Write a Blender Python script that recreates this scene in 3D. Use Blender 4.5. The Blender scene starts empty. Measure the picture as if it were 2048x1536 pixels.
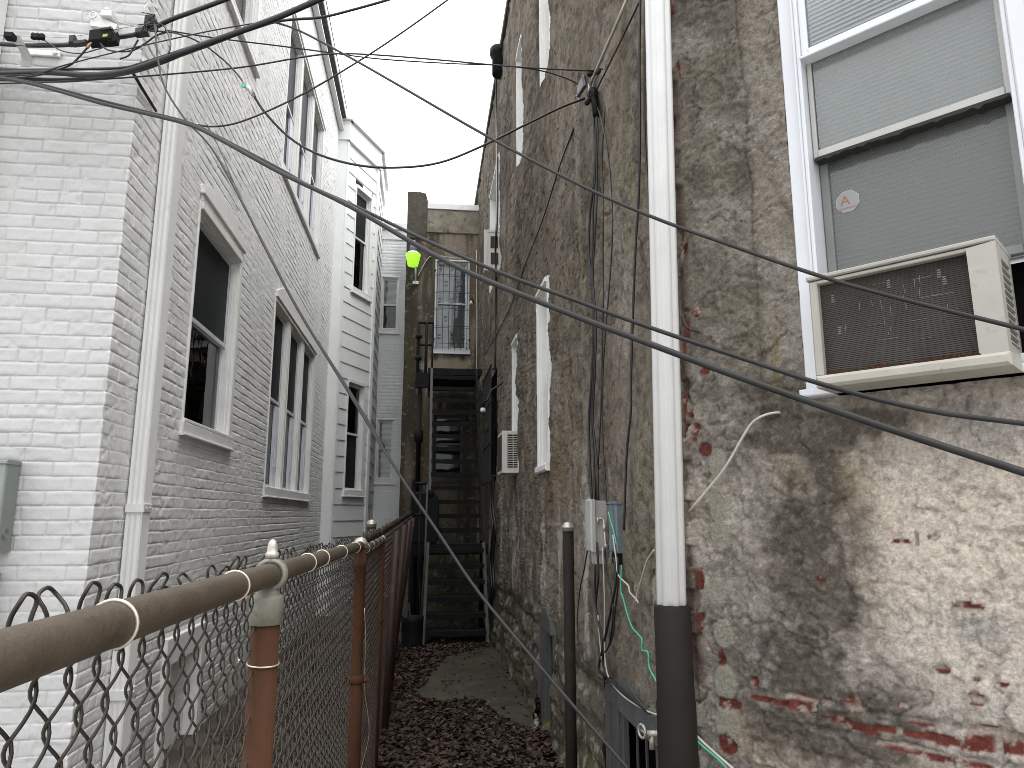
OVERCAST_MIX, OVERCAST, SKY_STRENGTH, SUN, EXPOSURE = .8, (13.0, 13.2, 13.6, 1), .14, 1.5, .76
import bpy, math, random
import numpy as np
from mathutils import Vector, Matrix
random.seed(7); RNG = np.random.default_rng(11)
SC = bpy.context.scene; COL = SC.collection
# ------------------------------------------------------------------ camera model (photo pixels 2048x1536 -> rays)
FPX, HCAM = 1430.0, 1.447
YAW, PIT = math.radians(6.83), math.radians(10.38)
FWD = Vector((math.sin(YAW)*math.cos(PIT), math.cos(YAW)*math.cos(PIT), math.sin(PIT)))
RGT = Vector((math.cos(YAW), -math.sin(YAW), 0)); UPV = RGT.cross(FWD)
CAM = Vector((0, 0, HCAM))
def ray(px, py): return RGT*(px-1024)+UPV*(768-py)+FWD*FPX
def on_plane(px, py, p0, n):
    d = ray(px, py); return CAM+d*((Vector(p0)-CAM).dot(n)/d.dot(n))
def on_x(px, py, X): return on_plane(px, py, (X, 0, 0), Vector((1, 0, 0)))
def on_y(px, py, Y): return on_plane(px, py, (0, Y, 0), Vector((0, 1, 0)))
def on_z(px, py, Z): return on_plane(px, py, (0, 0, Z), Vector((0, 0, 1)))
def at_d(px, py, D):
    h = Vector((math.sin(YAW), math.cos(YAW), 0)); d = ray(px, py); return CAM+d*(D/d.dot(h))
XL, XR, YF, YB = -1.54, 0.85, 3.60, 12.2            # left wall, right wall, front of the left house, rear wing
CRN = Vector((XR, 2.25, 0)); NU = Vector((.631, -.776, 0)); NN = Vector((-.776, -.631, 0))   # angled near face of the right house
def NF(px, py, n=0.0):
    p = on_plane(px, py, CRN+NN*n, NN); r = p-CRN; return r.dot(NU), p.z
# ------------------------------------------------------------------ noise
def _h(i, j, s):
    n = (i.astype(np.int64)*374761393+j.astype(np.int64)*668265263+s*1442695041) & 0xffffffff
    n = ((n ^ (n >> 13))*1274126177) & 0xffffffff
    return ((n ^ (n >> 16)) & 0xffff)/65535.0
def vn(x, y, s=0):
    i = np.floor(x); j = np.floor(y); fx = x-i; fy = y-j
    fx = fx*fx*(3-2*fx); fy = fy*fy*(3-2*fy)
    a = _h(i, j, s); b = _h(i+1, j, s); c = _h(i, j+1, s); d = _h(i+1, j+1, s)
    return (a*(1-fx)+b*fx)*(1-fy)+(c*(1-fx)+d*fx)*fy
def fbm(x, y, s=0, o=4):
    t = 0; a = .5; k = 0
    for q in range(o):
        t = t+a*vn(x*2**q+q*17.3, y*2**q+q*9.1, s+q*31); k += a; a *= .5
    return t/k
def ss(a, b, x):
    t = np.clip((x-a)/(b-a), 0, 1); return t*t*(3-2*t)
def mixc(c, d, m):
    return c*(1-m[..., None])+np.array(d)*m[..., None]
def terr(x, n, e=.72):
    q = x*n; f = np.floor(q); return (f+ss(e, 1.0, q-f))/n
# ------------------------------------------------------------------ objects
def tag(o, label=None, cat=None, group=None, kind=None):
    if label: o['label'] = label
    if cat: o['category'] = cat
    if group: o['group'] = group
    if kind: o['kind'] = kind
    return o
def thing(name, loc, label, cat, group=None):
    o = bpy.data.objects.new(name, None); COL.objects.link(o); o.location = loc; o.empty_display_size = .1
    return tag(o, label, cat, group)
def link(name, me, mat, parent=None):
    o = bpy.data.objects.new(name, me); COL.objects.link(o)
    if mat is not None and len(me.materials) == 0: me.materials.append(mat)
    if parent is not None:
        o.parent = parent
        if parent.type == 'EMPTY': o.matrix_parent_inverse = Matrix.Translation(-Vector(parent.location))
    return o
class MB:
    """collects shapes and links them as one mesh object"""
    def __init__(s): s.v = []; s.f = []; s.sm = []
    def add(s, vs, fs, smooth=False):
        b = len(s.v); s.v += [tuple(p) for p in vs]
        for f in fs: s.f.append(tuple(i+b for i in f)); s.sm.append(smooth)
        return s
    def hexa(s, p):       # 8 corners: bottom ring 0-3, top ring 4-7
        return s.add(p, [(3, 2, 1, 0), (4, 5, 6, 7), (0, 1, 5, 4), (1, 2, 6, 5), (2, 3, 7, 6), (3, 0, 4, 7)])
    def box(s, x0, x1, y0, y1, z0, z1):
        return s.hexa([(x0, y0, z0), (x1, y0, z0), (x1, y1, z0), (x0, y1, z0), (x0, y0, z1), (x1, y0, z1), (x1, y1, z1), (x0, y1, z1)])
    def fb(s, F, u0, u1, v0, v1, n0, n1, bev=0.0):      # box in a wall frame
        O, U, N = F
        def P(u, v, n): return O+U*u+Vector((0, 0, v))+N*n
        if bev <= 0:
            return s.hexa([P(u0, v0, n1), P(u1, v0, n1), P(u1, v0, n0), P(u0, v0, n0), P(u0, v1, n1), P(u1, v1, n1), P(u1, v1, n0), P(u0, v1, n0)])
        b = bev
        outer = [(u0, v0), (u1, v0), (u1, v1), (u0, v1)]; inner = [(u0+b, v0+b), (u1-b, v0+b), (u1-b, v1-b), (u0+b, v1-b)]
        vs = [P(u, v, n0) for u, v in outer]+[P(u, v, n1-b) for u, v in outer]+[P(u, v, n1) for u, v in inner]
        fs = [(3, 2, 1, 0), (8, 9, 10, 11)]
        for i in range(4):
            j = (i+1) % 4; fs += [(i, j, 4+j, 4+i), (4+i, 4+j, 8+j, 8+i)]
        return s.add(vs, fs)
    def poly(s, F, pts, n0, n1):                         # extruded outline (u,v) in a wall frame
        O, U, N = F; k = len(pts)
        vs = [O+U*u+Vector((0, 0, v))+N*n0 for u, v in pts]+[O+U*u+Vector((0, 0, v))+N*n1 for u, v in pts]
        fs = [tuple(range(k-1, -1, -1)), tuple(range(k, 2*k))]+[(i, (i+1) % k, k+(i+1) % k, k+i) for i in range(k)]
        return s.add(vs, fs)
    def tube(s, pts, r, n=8, cap=True, flat=None):
        pts = [Vector(p) for p in pts]; k = len(pts)
        rs = r if isinstance(r, (list, tuple)) else [r]*k
        vs = []; prev = None
        for i, p in enumerate(pts):
            t = (pts[min(i+1, k-1)]-pts[max(i-1, 0)])
            t = t.normalized() if t.length > 1e-9 else Vector((0, 0, 1))
            if prev is None:
                a = Vector((0, 0, 1)) if abs(t.z) < .9 else Vector((1, 0, 0))
                prev = (a-t*a.dot(t)).normalized()
            else:
                q = prev-t*prev.dot(t); prev = q.normalized() if q.length > 1e-6 else prev
            b = t.cross(prev)
            for j in range(n):
                an = 2*math.pi*j/n; vs.append(p+(prev*math.cos(an)+b*math.sin(an))*rs[i])
        fs = [(i*n+j, i*n+(j+1) % n, (i+1)*n+(j+1) % n, (i+1)*n+j) for i in range(k-1) for j in range(n)]
        s.add(vs, fs, True)
        if cap:
            m = len(vs); bb = len(s.v)-m
            s.f.append(tuple(bb+j for j in range(n-1, -1, -1))); s.sm.append(False)
            s.f.append(tuple(bb+m-n+j for j in range(n))); s.sm.append(False)
        return s
    def lathe(s, c, prof, n=20, axis=Vector((0, 0, 1))):  # prof: (radius, height along axis)
        axis = axis.normalized(); a = Vector((1, 0, 0)) if abs(axis.x) < .9 else Vector((0, 1, 0))
        a = (a-axis*a.dot(axis)).normalized(); b = axis.cross(a); c = Vector(c)
        vs = []
        for r, h in prof:
            for j in range(n):
                an = 2*math.pi*j/n; vs.append(c+axis*h+(a*math.cos(an)+b*math.sin(an))*max(r, 1e-4))
        k = len(prof)
        fs = [(i*n+j, i*n+(j+1) % n, (i+1)*n+(j+1) % n, (i+1)*n+j) for i in range(k-1) for j in range(n)]
        s.add(vs, fs, True)
        bb = len(s.v)-len(vs)
        s.f.append(tuple(bb+j for j in range(n-1, -1, -1))); s.sm.append(False)
        s.f.append(tuple(bb+(k-1)*n+j for j in range(n))); s.sm.append(False)
        return s
    def ring(s, c, axis, R, r, n=20, m=6, a0=0, a1=2*math.pi):
        axis = Vector(axis).normalized(); a = Vector((0, 0, 1)); a = (a-axis*a.dot(axis)).normalized(); b = axis.cross(a)
        pts = [Vector(c)+(a*math.cos(a0+(a1-a0)*i/n)+b*math.sin(a0+(a1-a0)*i/n))*R for i in range(n+1)]
        return s.tube(pts, r, m)
    def build(s, name, mat, parent=None, bevel=0.0):
        me = bpy.data.meshes.new(name); me.from_pydata(s.v, [], s.f)
        me.polygons.foreach_set('use_smooth', s.sm); me.update()
        o = link(name, me, mat, parent)
        if bevel > 0:
            md = o.modifiers.new('bevel', 'BEVEL'); md.width = bevel; md.segments = 2; md.limit_method = 'ANGLE'; md.angle_limit = math.radians(50)
        return o
def cat(pts, k=6):        # Catmull-Rom through points
    P = [Vector(p) for p in pts]; P = [P[0]*2-P[1]]+P+[P[-1]*2-P[-2]]; out = []
    for i in range(1, len(P)-2):
        for q in range(k):
            t = q/k; a, b, c, d = P[i-1:i+3]
            out.append(.5*((2*b)+(c-a)*t+(2*a-5*b+4*c-d)*t*t+(3*b-a-3*c+d)*t**3))
    out.append(P[-2]); return out
# ------------------------------------------------------------------ materials
MATS = {}
def nt(name):
    m = bpy.data.materials.new(name); m.use_nodes = True; t = m.node_tree; b = t.nodes['Principled BSDF']; return m, t, b
def rough_mat(name, c1, c2=None, scale=6, rough=.6, bump=0.0, bscale=60, metal=0.0, spec=.5, detail=6, spots=None, spot_scale=9, spot_at=.58, streak=None, coat=0):
    """two-tone noise colour, optional second-colour patches, fine bump"""
    if name in MATS: return MATS[name]
    m, t, b = nt(name); N = t.nodes; L = t.links
    tc = N.new('ShaderNodeTexCoord'); mp = N.new('ShaderNodeMapping'); L.new(tc.outputs['Object'], mp.inputs['Vector'])
    if streak: mp.inputs['Scale'].default_value = streak
    no = N.new('ShaderNodeTexNoise'); no.inputs['Scale'].default_value = scale; no.inputs['Detail'].default_value = detail; no.inputs['Roughness'].default_value = .65
    L.new(mp.outputs[0], no.inputs['Vector'])
    r = N.new('ShaderNodeValToRGB'); r.color_ramp.elements[0].position = .3; r.color_ramp.elements[1].position = .7
    c2 = c2 or tuple(min(1, x*1.15) for x in c1)
    r.color_ramp.elements[0].color = (*c1, 1); r.color_ramp.elements[1].color = (*c2, 1); L.new(no.outputs['Fac'], r.inputs[0]); out = r.outputs[0]
    if spots:
        n2 = N.new('ShaderNodeTexNoise'); n2.inputs['Scale'].default_value = spot_scale; n2.inputs['Detail'].default_value = 8; n2.inputs['Roughness'].default_value = .7
        L.new(mp.outputs[0], n2.inputs['Vector'])
        r2 = N.new('ShaderNodeValToRGB'); r2.color_ramp.elements[0].position = spot_at; r2.color_ramp.elements[1].position = spot_at+.08; L.new(n2.outputs['Fac'], r2.inputs[0])
        mx = N.new('ShaderNodeMix'); mx.data_type = 'RGBA'; L.new(r2.outputs[0], mx.inputs[0]); L.new(out, mx.inputs[6]); mx.inputs[7].default_value = (*spots, 1); out = mx.outputs[2]
    L.new(out, b.inputs['Base Color'])
    rr = N.new('ShaderNodeMapRange'); rr.inputs['To Min'].default_value = max(.02, rough-.12); rr.inputs['To Max'].default_value = min(1, rough+.12); L.new(no.outputs['Fac'], rr.inputs['Value']); L.new(rr.outputs[0], b.inputs['Roughness'])
    b.inputs['Metallic'].default_value = metal; b.inputs['Specular IOR Level'].default_value = spec
    if coat: b.inputs['Coat Weight'].default_value = coat
    if bump > 0:
        n3 = N.new('ShaderNodeTexNoise'); n3.inputs['Scale'].default_value = bscale; n3.inputs['Detail'].default_value = 5; L.new(mp.outputs[0], n3.inputs['Vector'])
        bp = N.new('ShaderNodeBump'); bp.inputs['Strength'].default_value = bump; bp.inputs['Distance'].default_value = .004; L.new(n3.outputs['Fac'], bp.inputs['Height']); L.new(bp.outputs[0], b.inputs['Normal'])
    MATS[name] = m; return m
def wall_mat(name, rough=.85, bump=.5, bscale=90, vary=.35, dist=.004, spec=.25):
    """albedo from the mesh's own colour attribute, broken up by fine noise, with fine bump"""
    m, t, b = nt(name); N = t.nodes; L = t.links
    at = N.new('ShaderNodeAttribute'); at.attribute_name = 'Col'
    tc = N.new('ShaderNodeTexCoord')
    no = N.new('ShaderNodeTexNoise'); no.inputs['Scale'].default_value = bscale; no.inputs['Detail'].default_value = 6; no.inputs['Roughness'].default_value = .7; L.new(tc.outputs['Object'], no.inputs['Vector'])
    mr = N.new('ShaderNodeMapRange'); mr.inputs['From Min'].default_value = .25; mr.inputs['From Max'].default_value = .75; mr.inputs['To Min'].default_value = 1-vary; mr.inputs['To Max'].default_value = 1+vary*.6; L.new(no.outputs['Fac'], mr.inputs['Value'])
    mu = N.new('ShaderNodeVectorMath'); mu.operation = 'SCALE'; L.new(at.outputs['Color'], mu.inputs[0]); L.new(mr.outputs[0], mu.inputs['Scale'])
    L.new(mu.outputs[0], b.inputs['Base Color']); b.inputs['Roughness'].default_value = rough; b.inputs['Specular IOR Level'].default_value = spec
    bp = N.new('ShaderNodeBump'); bp.inputs['Strength'].default_value = bump; bp.inputs['Distance'].default_value = dist; L.new(no.outputs['Fac'], bp.inputs['Height']); L.new(bp.outputs[0], b.inputs['Normal'])
    return m
def glass_mat(name, tint=(.90, .93, .93), rough=.02, film=0.0, filmc=(.3, .3, .3)):
    m = bpy.data.materials.new(name); m.use_nodes = True; t = m.node_tree; N = t.nodes; L = t.links
    for n in list(N): N.remove(n)
    o = N.new('ShaderNodeOutputMaterial'); tr = N.new('ShaderNodeBsdfTransparent'); tr.inputs[0].default_value = (*tint, 1)
    gl = N.new('ShaderNodeBsdfGlossy'); gl.inputs['Roughness'].default_value = rough
    fr = N.new('ShaderNodeFresnel'); fr.inputs[0].default_value = 1.5
    tc = N.new('ShaderNodeTexCoord'); no = N.new('ShaderNodeTexNoise'); no.inputs['Scale'].default_value = 3; L.new(tc.outputs['Object'], no.inputs['Vector'])
    bp = N.new('ShaderNodeBump'); bp.inputs['Strength'].default_value = .05; bp.inputs['Distance'].default_value = .05; L.new(no.outputs['Fac'], bp.inputs['Height']); L.new(bp.outputs[0], gl.inputs['Normal']); L.new(bp.outputs[0], fr.inputs['Normal'])
    src = tr.outputs[0]
    if film > 0:
        df = N.new('ShaderNodeBsdfDiffuse'); df.inputs[0].default_value = (*filmc, 1); mf = N.new('ShaderNodeMixShader'); mf.inputs[0].default_value = film
        L.new(src, mf.inputs[1]); L.new(df.outputs[0], mf.inputs[2]); src = mf.outputs[0]
    mx = N.new('ShaderNodeMixShader'); L.new(fr.outputs[0], mx.inputs[0]); L.new(src, mx.inputs[1]); L.new(gl.outputs[0], mx.inputs[2]); L.new(mx.outputs[0], o.inputs[0])
    return m
M = dict(
 trim=rough_mat('trim_paint', (.72, .72, .70), (.80, .80, .78), 5, .5, .15, 120),
 vinyl=rough_mat('white_vinyl', (.56, .58, .61), (.62, .64, .67), 4, .35, .05, 60),
 bluevinyl=rough_mat('cool_vinyl', (.62, .65, .70), (.70, .73, .78), 4, .35),
 siding=rough_mat('siding_paint', (.70, .72, .72), (.76, .78, .78), 3, .5, .1, 70, spots=(.67, .69, .68), spot_scale=2.5),
 board=rough_mat('corner_board_paint', (.72, .74, .73), (.78, .80, .79), 3, .5, .1, 60),
 alum=rough_mat('painted_aluminium', (.64, .64, .62), (.70, .70, .68), 5, .4, .08, 80, spots=(.55, .54, .50), spot_scale=14, spot_at=.64),
 whitepipe=rough_mat('weathered_white_pipe', (.76, .77, .77), (.84, .84, .84), 7, .45, .12, 90, spots=(.72, .71, .68), spot_scale=30, spot_at=.66),
 darkpipe=rough_mat('painted_iron_pipe', (.009, .007, .006), (.017, .013, .010), 6, .75, .25, 70, spots=(.030, .025, .018), spot_scale=3, spot_at=.56, spec=.2),
 lowersash=rough_mat('dull_sash', (.16, .175, .165), (.20, .215, .205), 8, .5),
 screen=rough_mat('dark_screen', (.008, .010, .012), (.018, .021, .023), 9, .5, spec=.12, streak=(40, 40, 1)),
 darkroom=rough_mat('dark_interior', (.006, .006, .007), (.012, .012, .012), 3, .9),
 blind=rough_mat('blind_slat', (.72, .73, .72), (.80, .81, .80), 6, .5),
 curtain=rough_mat('curtain_cloth', (.70, .66, .68), (.80, .76, .78), 4, .9, .3, 30, streak=(12, 12, .6)),
 strip=rough_mat('dark_strip', (.010, .010, .010), (.022, .021, .018), 30, .8),
 greyc=rough_mat('grey_cloth', (.16, .15, .16), (.22, .21, .22), 4, .9, .3, 30, streak=(12, 12, .6)),
 rail=rough_mat('brown_rail', (.046, .033, .021), (.074, .055, .036), 18, .6, .3, 160, metal=.1, spots=(.12, .10, .07), spot_scale=60, spot_at=.68),
 rust=rough_mat('orange_rust', (.038, .017, .009), (.072, .031, .015), 14, .75, .4, 140, spots=(.055, .025, .016), spot_scale=12, spot_at=.56, streak=(1, 1, .25), spec=.15),
 maroon=rough_mat('maroon_post', (.022, .010, .008), (.040, .017, .013), 10, .6, .2, 90, spots=(.085, .035, .022), spot_scale=8),
 galv=rough_mat('galvanised', (.38, .36, .31), (.50, .47, .41), 25, .45, .25, 120, metal=.55, spots=(.24, .22, .18), spot_scale=18, spot_at=.6),
 loop=rough_mat('old_loop_cap', (.16, .16, .13), (.24, .23, .19), 22, .6, .3, 120, metal=.4, spots=(.10, .10, .075), spot_scale=20, spot_at=.55),
 wire=rough_mat('chain_wire', (.022, .019, .016), (.045, .038, .030), 30, .5, metal=.45, spots=(.10, .045, .022), spot_scale=22, spot_at=.6),
 rwire=rough_mat('rusty_chain_wire', (.026, .018, .014), (.048, .032, .024), 30, .6, metal=.3, spots=(.11, .05, .025), spot_scale=16, spot_at=.56),
 tie=rough_mat('aluminium_tie', (.55, .48, .38), (.65, .58, .47), 30, .35, metal=.7),
 black=rough_mat('black_cable', (.010, .010, .012), (.018, .018, .020), 20, .4),
 gcable=rough_mat('grey_cable', (.014, .014, .014), (.026, .025, .025), 20, .55, spec=.3),
 finmark=rough_mat('bent_fin_marks', (.10, .098, .09), (.16, .155, .14), 20, .5),
 lcable=rough_mat('pale_cable', (.42, .39, .34), (.52, .49, .43), 20, .5),
 green=rough_mat('green_wire', (.05, .36, .22), (.08, .46, .30), 20, .45),
 box=rough_mat('grey_plastic', (.36, .36, .34), (.42, .42, .40), 8, .5, .1, 80, spots=(.30, .30, .28), spot_scale=7),
 bluebox=rough_mat('weathered_blue_grey', (.10, .13, .145), (.16, .19, .20), 14, .6, .2, 70, spots=(.22, .25, .26), spot_scale=22, spot_at=.6, streak=(1, 1, .3)),
 meter=rough_mat('meter_paint', (.20, .225, .21), (.24, .265, .25), 6, .5, .1, 60),
 beige=rough_mat('ac_beige', (.30, .29, .255), (.365, .355, .315), 5, .5, .12, 140, spots=(.26, .245, .205), spot_scale=10, spot_at=.62),
 acwhite=rough_mat('ac_white', (.62, .60, .54), (.70, .68, .62), 5, .5, .1, 90),
 wood=rough_mat('grey_weathered_wood', (.048, .051, .050), (.095, .098, .095), 8, .8, .5, 60, streak=(10, 10, .5), spots=(.06, .062, .06), spot_scale=10),
 iron=rough_mat('dark_stair_paint', (.005, .006, .006), (.012, .013, .013), 12, .7, .3, 90, spots=(.026, .027, .020), spot_scale=10, spot_at=.6, spec=.2),
 stringer=rough_mat('worn_stringer_paint', (.035, .035, .032), (.07, .07, .064), 10, .6, .3, 90, spots=(.15, .145, .12), spot_scale=9, spot_at=.6),
 bin=rough_mat('black_bin', (.004, .006, .008), (.008, .010, .012), 5, .6, spec=.2),
 grille=rough_mat('grille_iron', (.008, .007, .007), (.018, .016, .014), 20, .5),
 moss=rough_mat('mossy_stone', (.05, .055, .02), (.11, .11, .04), 20, .9, .6, 60),
 metal=rough_mat('bright_steel', (.35, .35, .34), (.5, .5, .49), 20, .35, metal=.8),
 white=rough_mat('bright_white', (.76, .76, .76), (.82, .82, .82), 6, .5),
 roof=rough_mat('roof_tar', (.05, .05, .05), (.08, .08, .08), 6, .9),
 cope=rough_mat('coping_metal', (.58, .59, .58), (.70, .70, .68), 6, .4, .1, 40),
)
G_CLEAR = glass_mat('window_glass')
G_DARK = glass_mat('dim_window_glass', (.45, .48, .50))
G_SCREEN = glass_mat('glass_behind_screen', (.86, .88, .87), .12, .34, (.36, .385, .38))
G_SCREEN2 = glass_mat('glass_behind_lower_screen', (.76, .78, .76), .10, .34, (.23, .24, .235))
# ------------------------------------------------------------------ height-field walls
def lines(a, b, step, extra=()):
    """grid lines from a to b with local spacing step(x), passing exactly through extra"""
    ex = sorted([e for e in set(round(float(e), 5) for e in extra) if a < e < b]); xs = [a]; stops = ex+[b]
    for st in stops:
        x = xs[-1]; seg = [x]
        while seg[-1]+step(seg[-1])*1.0 < st: seg.append(seg[-1]+step(seg[-1]))
        n = max(1, len(seg)); tt = np.array(seg+[st]); 
        if len(tt) > 2 and tt[-1]-tt[-2] < .35*(tt[-2]-tt[-3]): tt = np.delete(tt, -2)
        xs += list(tt[1:])
    return np.array(xs)
def wall(name, path, us, vs, holes, hfun, cfun, mat, parent):
    P = np.array(path, float); seg = P[1:]-P[:-1]; ln = np.hypot(seg[:, 0], seg[:, 1]); cum = np.concatenate([[0], np.cumsum(ln)])
    d = seg/ln[:, None]; nr = np.stack([d[:, 1], -d[:, 0]], 1)
    k = np.clip(np.searchsorted(cum, us, side='right')-1, 0, len(ln)-1)
    xy = P[k]+d[k]*(us-cum[k])[:, None]; nn = nr[k].copy()
    for i in range(1, len(ln)):
        j = np.argmin(abs(us-cum[i])); m = nr[i-1]+nr[i]; m /= np.linalg.norm(m); nn[j] = m/max(.4, m.dot(nr[i]))
    U, V = np.meshgrid(us, vs, indexing='ij'); H = hfun(U, V)
    X = xy[:, 0][:, None]+nn[:, 0][:, None]*H; Y = xy[:, 1][:, None]+nn[:, 1][:, None]*H
    co = np.stack([X, Y, V], -1).reshape(-1, 3)
    nu, nv = len(us), len(vs)
    cu = (us[1:]+us[:-1])/2; cv = (vs[1:]+vs[:-1])/2; keep = np.ones((nu-1, nv-1), bool)
    for (a, b, c, e) in holes: keep &= ~(((cu > a) & (cu < b))[:, None] & ((cv > c) & (cv < e))[None, :])
    I, J = np.nonzero(keep); q = np.stack([I*nv+J, (I+1)*nv+J, (I+1)*nv+J+1, I*nv+J+1], 1)
    me = bpy.data.meshes.new(name); me.vertices.add(len(co)); me.vertices.foreach_set('co', co.ravel())
    me.loops.add(q.size); me.loops.foreach_set('vertex_index', q.ravel().astype(np.int32))
    me.polygons.add(len(q)); me.polygons.foreach_set('loop_start', np.arange(0, q.size, 4, dtype=np.int32)); me.polygons.foreach_set('use_smooth', np.ones(len(q), bool))
    c = np.clip(cfun(U, V, H), 0, 1); rgba = np.concatenate([c, np.ones(c.shape[:2]+(1,))], -1).reshape(-1, 4).astype(np.float32)
    at = me.color_attributes.new('Col', 'FLOAT_COLOR', 'POINT'); at.data.foreach_set('color', rgba.ravel())
    me.update(calc_edges=True); me.validate()
    return link(name, me, mat, parent)
def brick_cells(u, v, ch=.0677, bl=.213, jw=.0030, seed=3):
    """returns depth-into-brick profile (0 joint .. 1 face), per-brick random values"""
    wob = .0045*(fbm(u*5, v*5, seed+5, 3)-.5)
    r = np.floor((v+wob)/ch); fy = (v+wob)/ch-r
    L = np.where(np.mod(r, 6) == 2, bl*.5, bl); off = np.mod(r, 2)*.5+.16*_h(r, r*0, seed)
    q = (u+wob)/L+off; c = np.floor(q); fx = q-c
    d = np.minimum(np.minimum(fx, 1-fx)*L, np.minimum(fy, 1-fy)*ch)-jw*(.6+.8*vn(u*30, v*30, seed+9))
    return ss(-.001, .0035, d), _h(c, r, seed+1), _h(c, r, seed+2), fx, fy
# ================================================================== windows
FL = (Vector((XL, 0, 0)), Vector((0, 1, 0)), Vector((1, 0, 0)))
FR = (Vector((XR, 0, 0)), Vector((0, 1, 0)), Vector((-1, 0, 0)))
FN = (CRN.copy(), NU.copy(), NN.copy())
FB = (Vector((0, YB, 0)), Vector((1, 0, 0)), Vector((0, -1, 0)))
FW = (Vector((0, 13.6, 0)), Vector((1, 0, 0)), Vector((0, -1, 0)))
def pane(name, F, u0, u1, v0, v1, n, mat, par):
    return MB().fb(F, u0, u1, v0, v1, n-.004, n).build(name, mat, par)
def slats(F, u0, u1, v0, v1, n, par, step=.026, mat=None, cords=True):
    b = MB(); v = v0
    while v < v1:
        t = .008*random.uniform(.8, 1.2); O, U, N = F
        p = [O+U*u0+Vector((0, 0, v))+N*(n+.009), O+U*u1+Vector((0, 0, v))+N*(n+.009), O+U*u1+Vector((0, 0, v+.021))+N*(n-.007), O+U*u0+Vector((0, 0, v+.021))+N*(n-.007)]
        b.add(p, [(0, 1, 2, 3)]); v += step
    for q in ((.2, .8) if cords else ()): b.fb(F, u0+(u1-u0)*q-.001, u0+(u1-u0)*q+.001, v0, v1, n+.010, n+.011)
    return b.build('blind', mat or M['blind'], par)
def backing(F, u0, u1, v0, v1, n0, par, mat=None, dep=.25):
    b = MB(); b.fb(F, u0, u1, v0, v1, n0-dep-.02, n0-dep)
    b.fb(F, u0-.02, u0, v0, v1, n0-dep, n0); b.fb(F, u1, u1+.02, v0, v1, n0-dep, n0)
    b.fb(F, u0, u1, v0-.02, v0, n0-dep, n0); b.fb(F, u0, u1, v1, v1+.02, n0-dep, n0)
    return b.build('dark_room', mat or M['darkroom'], par)
def window(par, F, u0, u1, v0, v1, vm=None, cw=.06, proj=.03, dep=.10, fm='trim', sm='vinyl', up='dark', low='blind', sill=True, name='window', head=True, cwn=None, st=.032):
    """double-hung sash window in an opening (u0..u1, v0..v1 of wall frame F)"""
    vm = vm or (v0+v1)/2; f = MB(); cl, cr = (cwn or (cw, cw))
    if cl > 0: f.fb(F, u0, u0+cl, v0, v1, -.02, proj, .004)
    if cr > 0: f.fb(F, u1-cr, u1, v0, v1, -.02, proj, .004)
    if head: f.fb(F, u0+cl, u1-cr, v1-cw, v1, -.02, proj+.012, .004)
    a, b = u0+cl, u1-cr; t = v1-(cw if head else 0)
    f.fb(F, a, a+.018, v0, t, -dep, -.012, .002); f.fb(F, b-.018, b, v0, t, -dep, -.012, .002); f.fb(F, a+.018, b-.018, t-.018, t, -dep, -.012, .002)
    f.fb(F, a+.018, a+.03, v0, t-.018, -dep*.55, -.03, .002); f.fb(F, b-.03, b-.018, v0, t-.018, -dep*.55, -.03, .002); f.fb(F, a+.03, b-.03, t-.032, t-.018, -dep*.55, -.03, .002)
    w = f.build(name, M[fm], par)
    s = MB(); a += .018; b -= .018; t -= .018
    nu_, nl = -dep*.55-.002, -dep*.8
    for (x0, x1, z0, z1, n) in ((a, b, vm, t, nu_), (a, b, v0, vm+.03, nl)):
        s.fb(F, x0, x0+st, z0, z1, n-.022, n, .003); s.fb(F, x1-st, x1, z0, z1, n-.022, n, .003)
        s.fb(F, x0+st, x1-st, z1-.03, z1, n-.022, n+.001, .003); s.fb(F, x0+st, x1-st, z0, z0+.035, n-.022, n+.002, .003)
    s.build('sash', M[sm], w)
    pm = {'dark': M['screen'], 'glass': G_CLEAR, 'dim': G_DARK, 'blind': G_CLEAR, 'cloth': G_CLEAR}
    pane('pane', F, a+st, b-st, vm+.03, t-.03, nu_-.010, pm[up], w)
    pane('pane', F, a+st, b-st, v0+.03, vm, nl-.010, pm[low], w)
    if 'blind' in (up, low) or 'dim' in (up, low):
        z0 = v0+.02 if low in ('blind', 'dim') else vm
        z1 = vm if up == 'dark' else t
        slats(F, a+.004, b-.004, z0, z1, -dep-.016, w, .023)
    backing(F, a-.01, b+.01, v0, t+.005, -dep-.003, w)
    if sill:
        q = MB(); q.fb(F, u0-.02, u1+.02, v0-.085, v0-.012, -.03, proj+.012, .004); q.fb(F, u0-.03, u1+.03, v0-.10, v0-.085, -.03, proj+.026, .003); q.fb(F, u0+.002, u1-.002, v0-.012, v0+.012, -dep*.78, proj+.012, .004)
        q.build('sill', M[fm], w)
    return w
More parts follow.
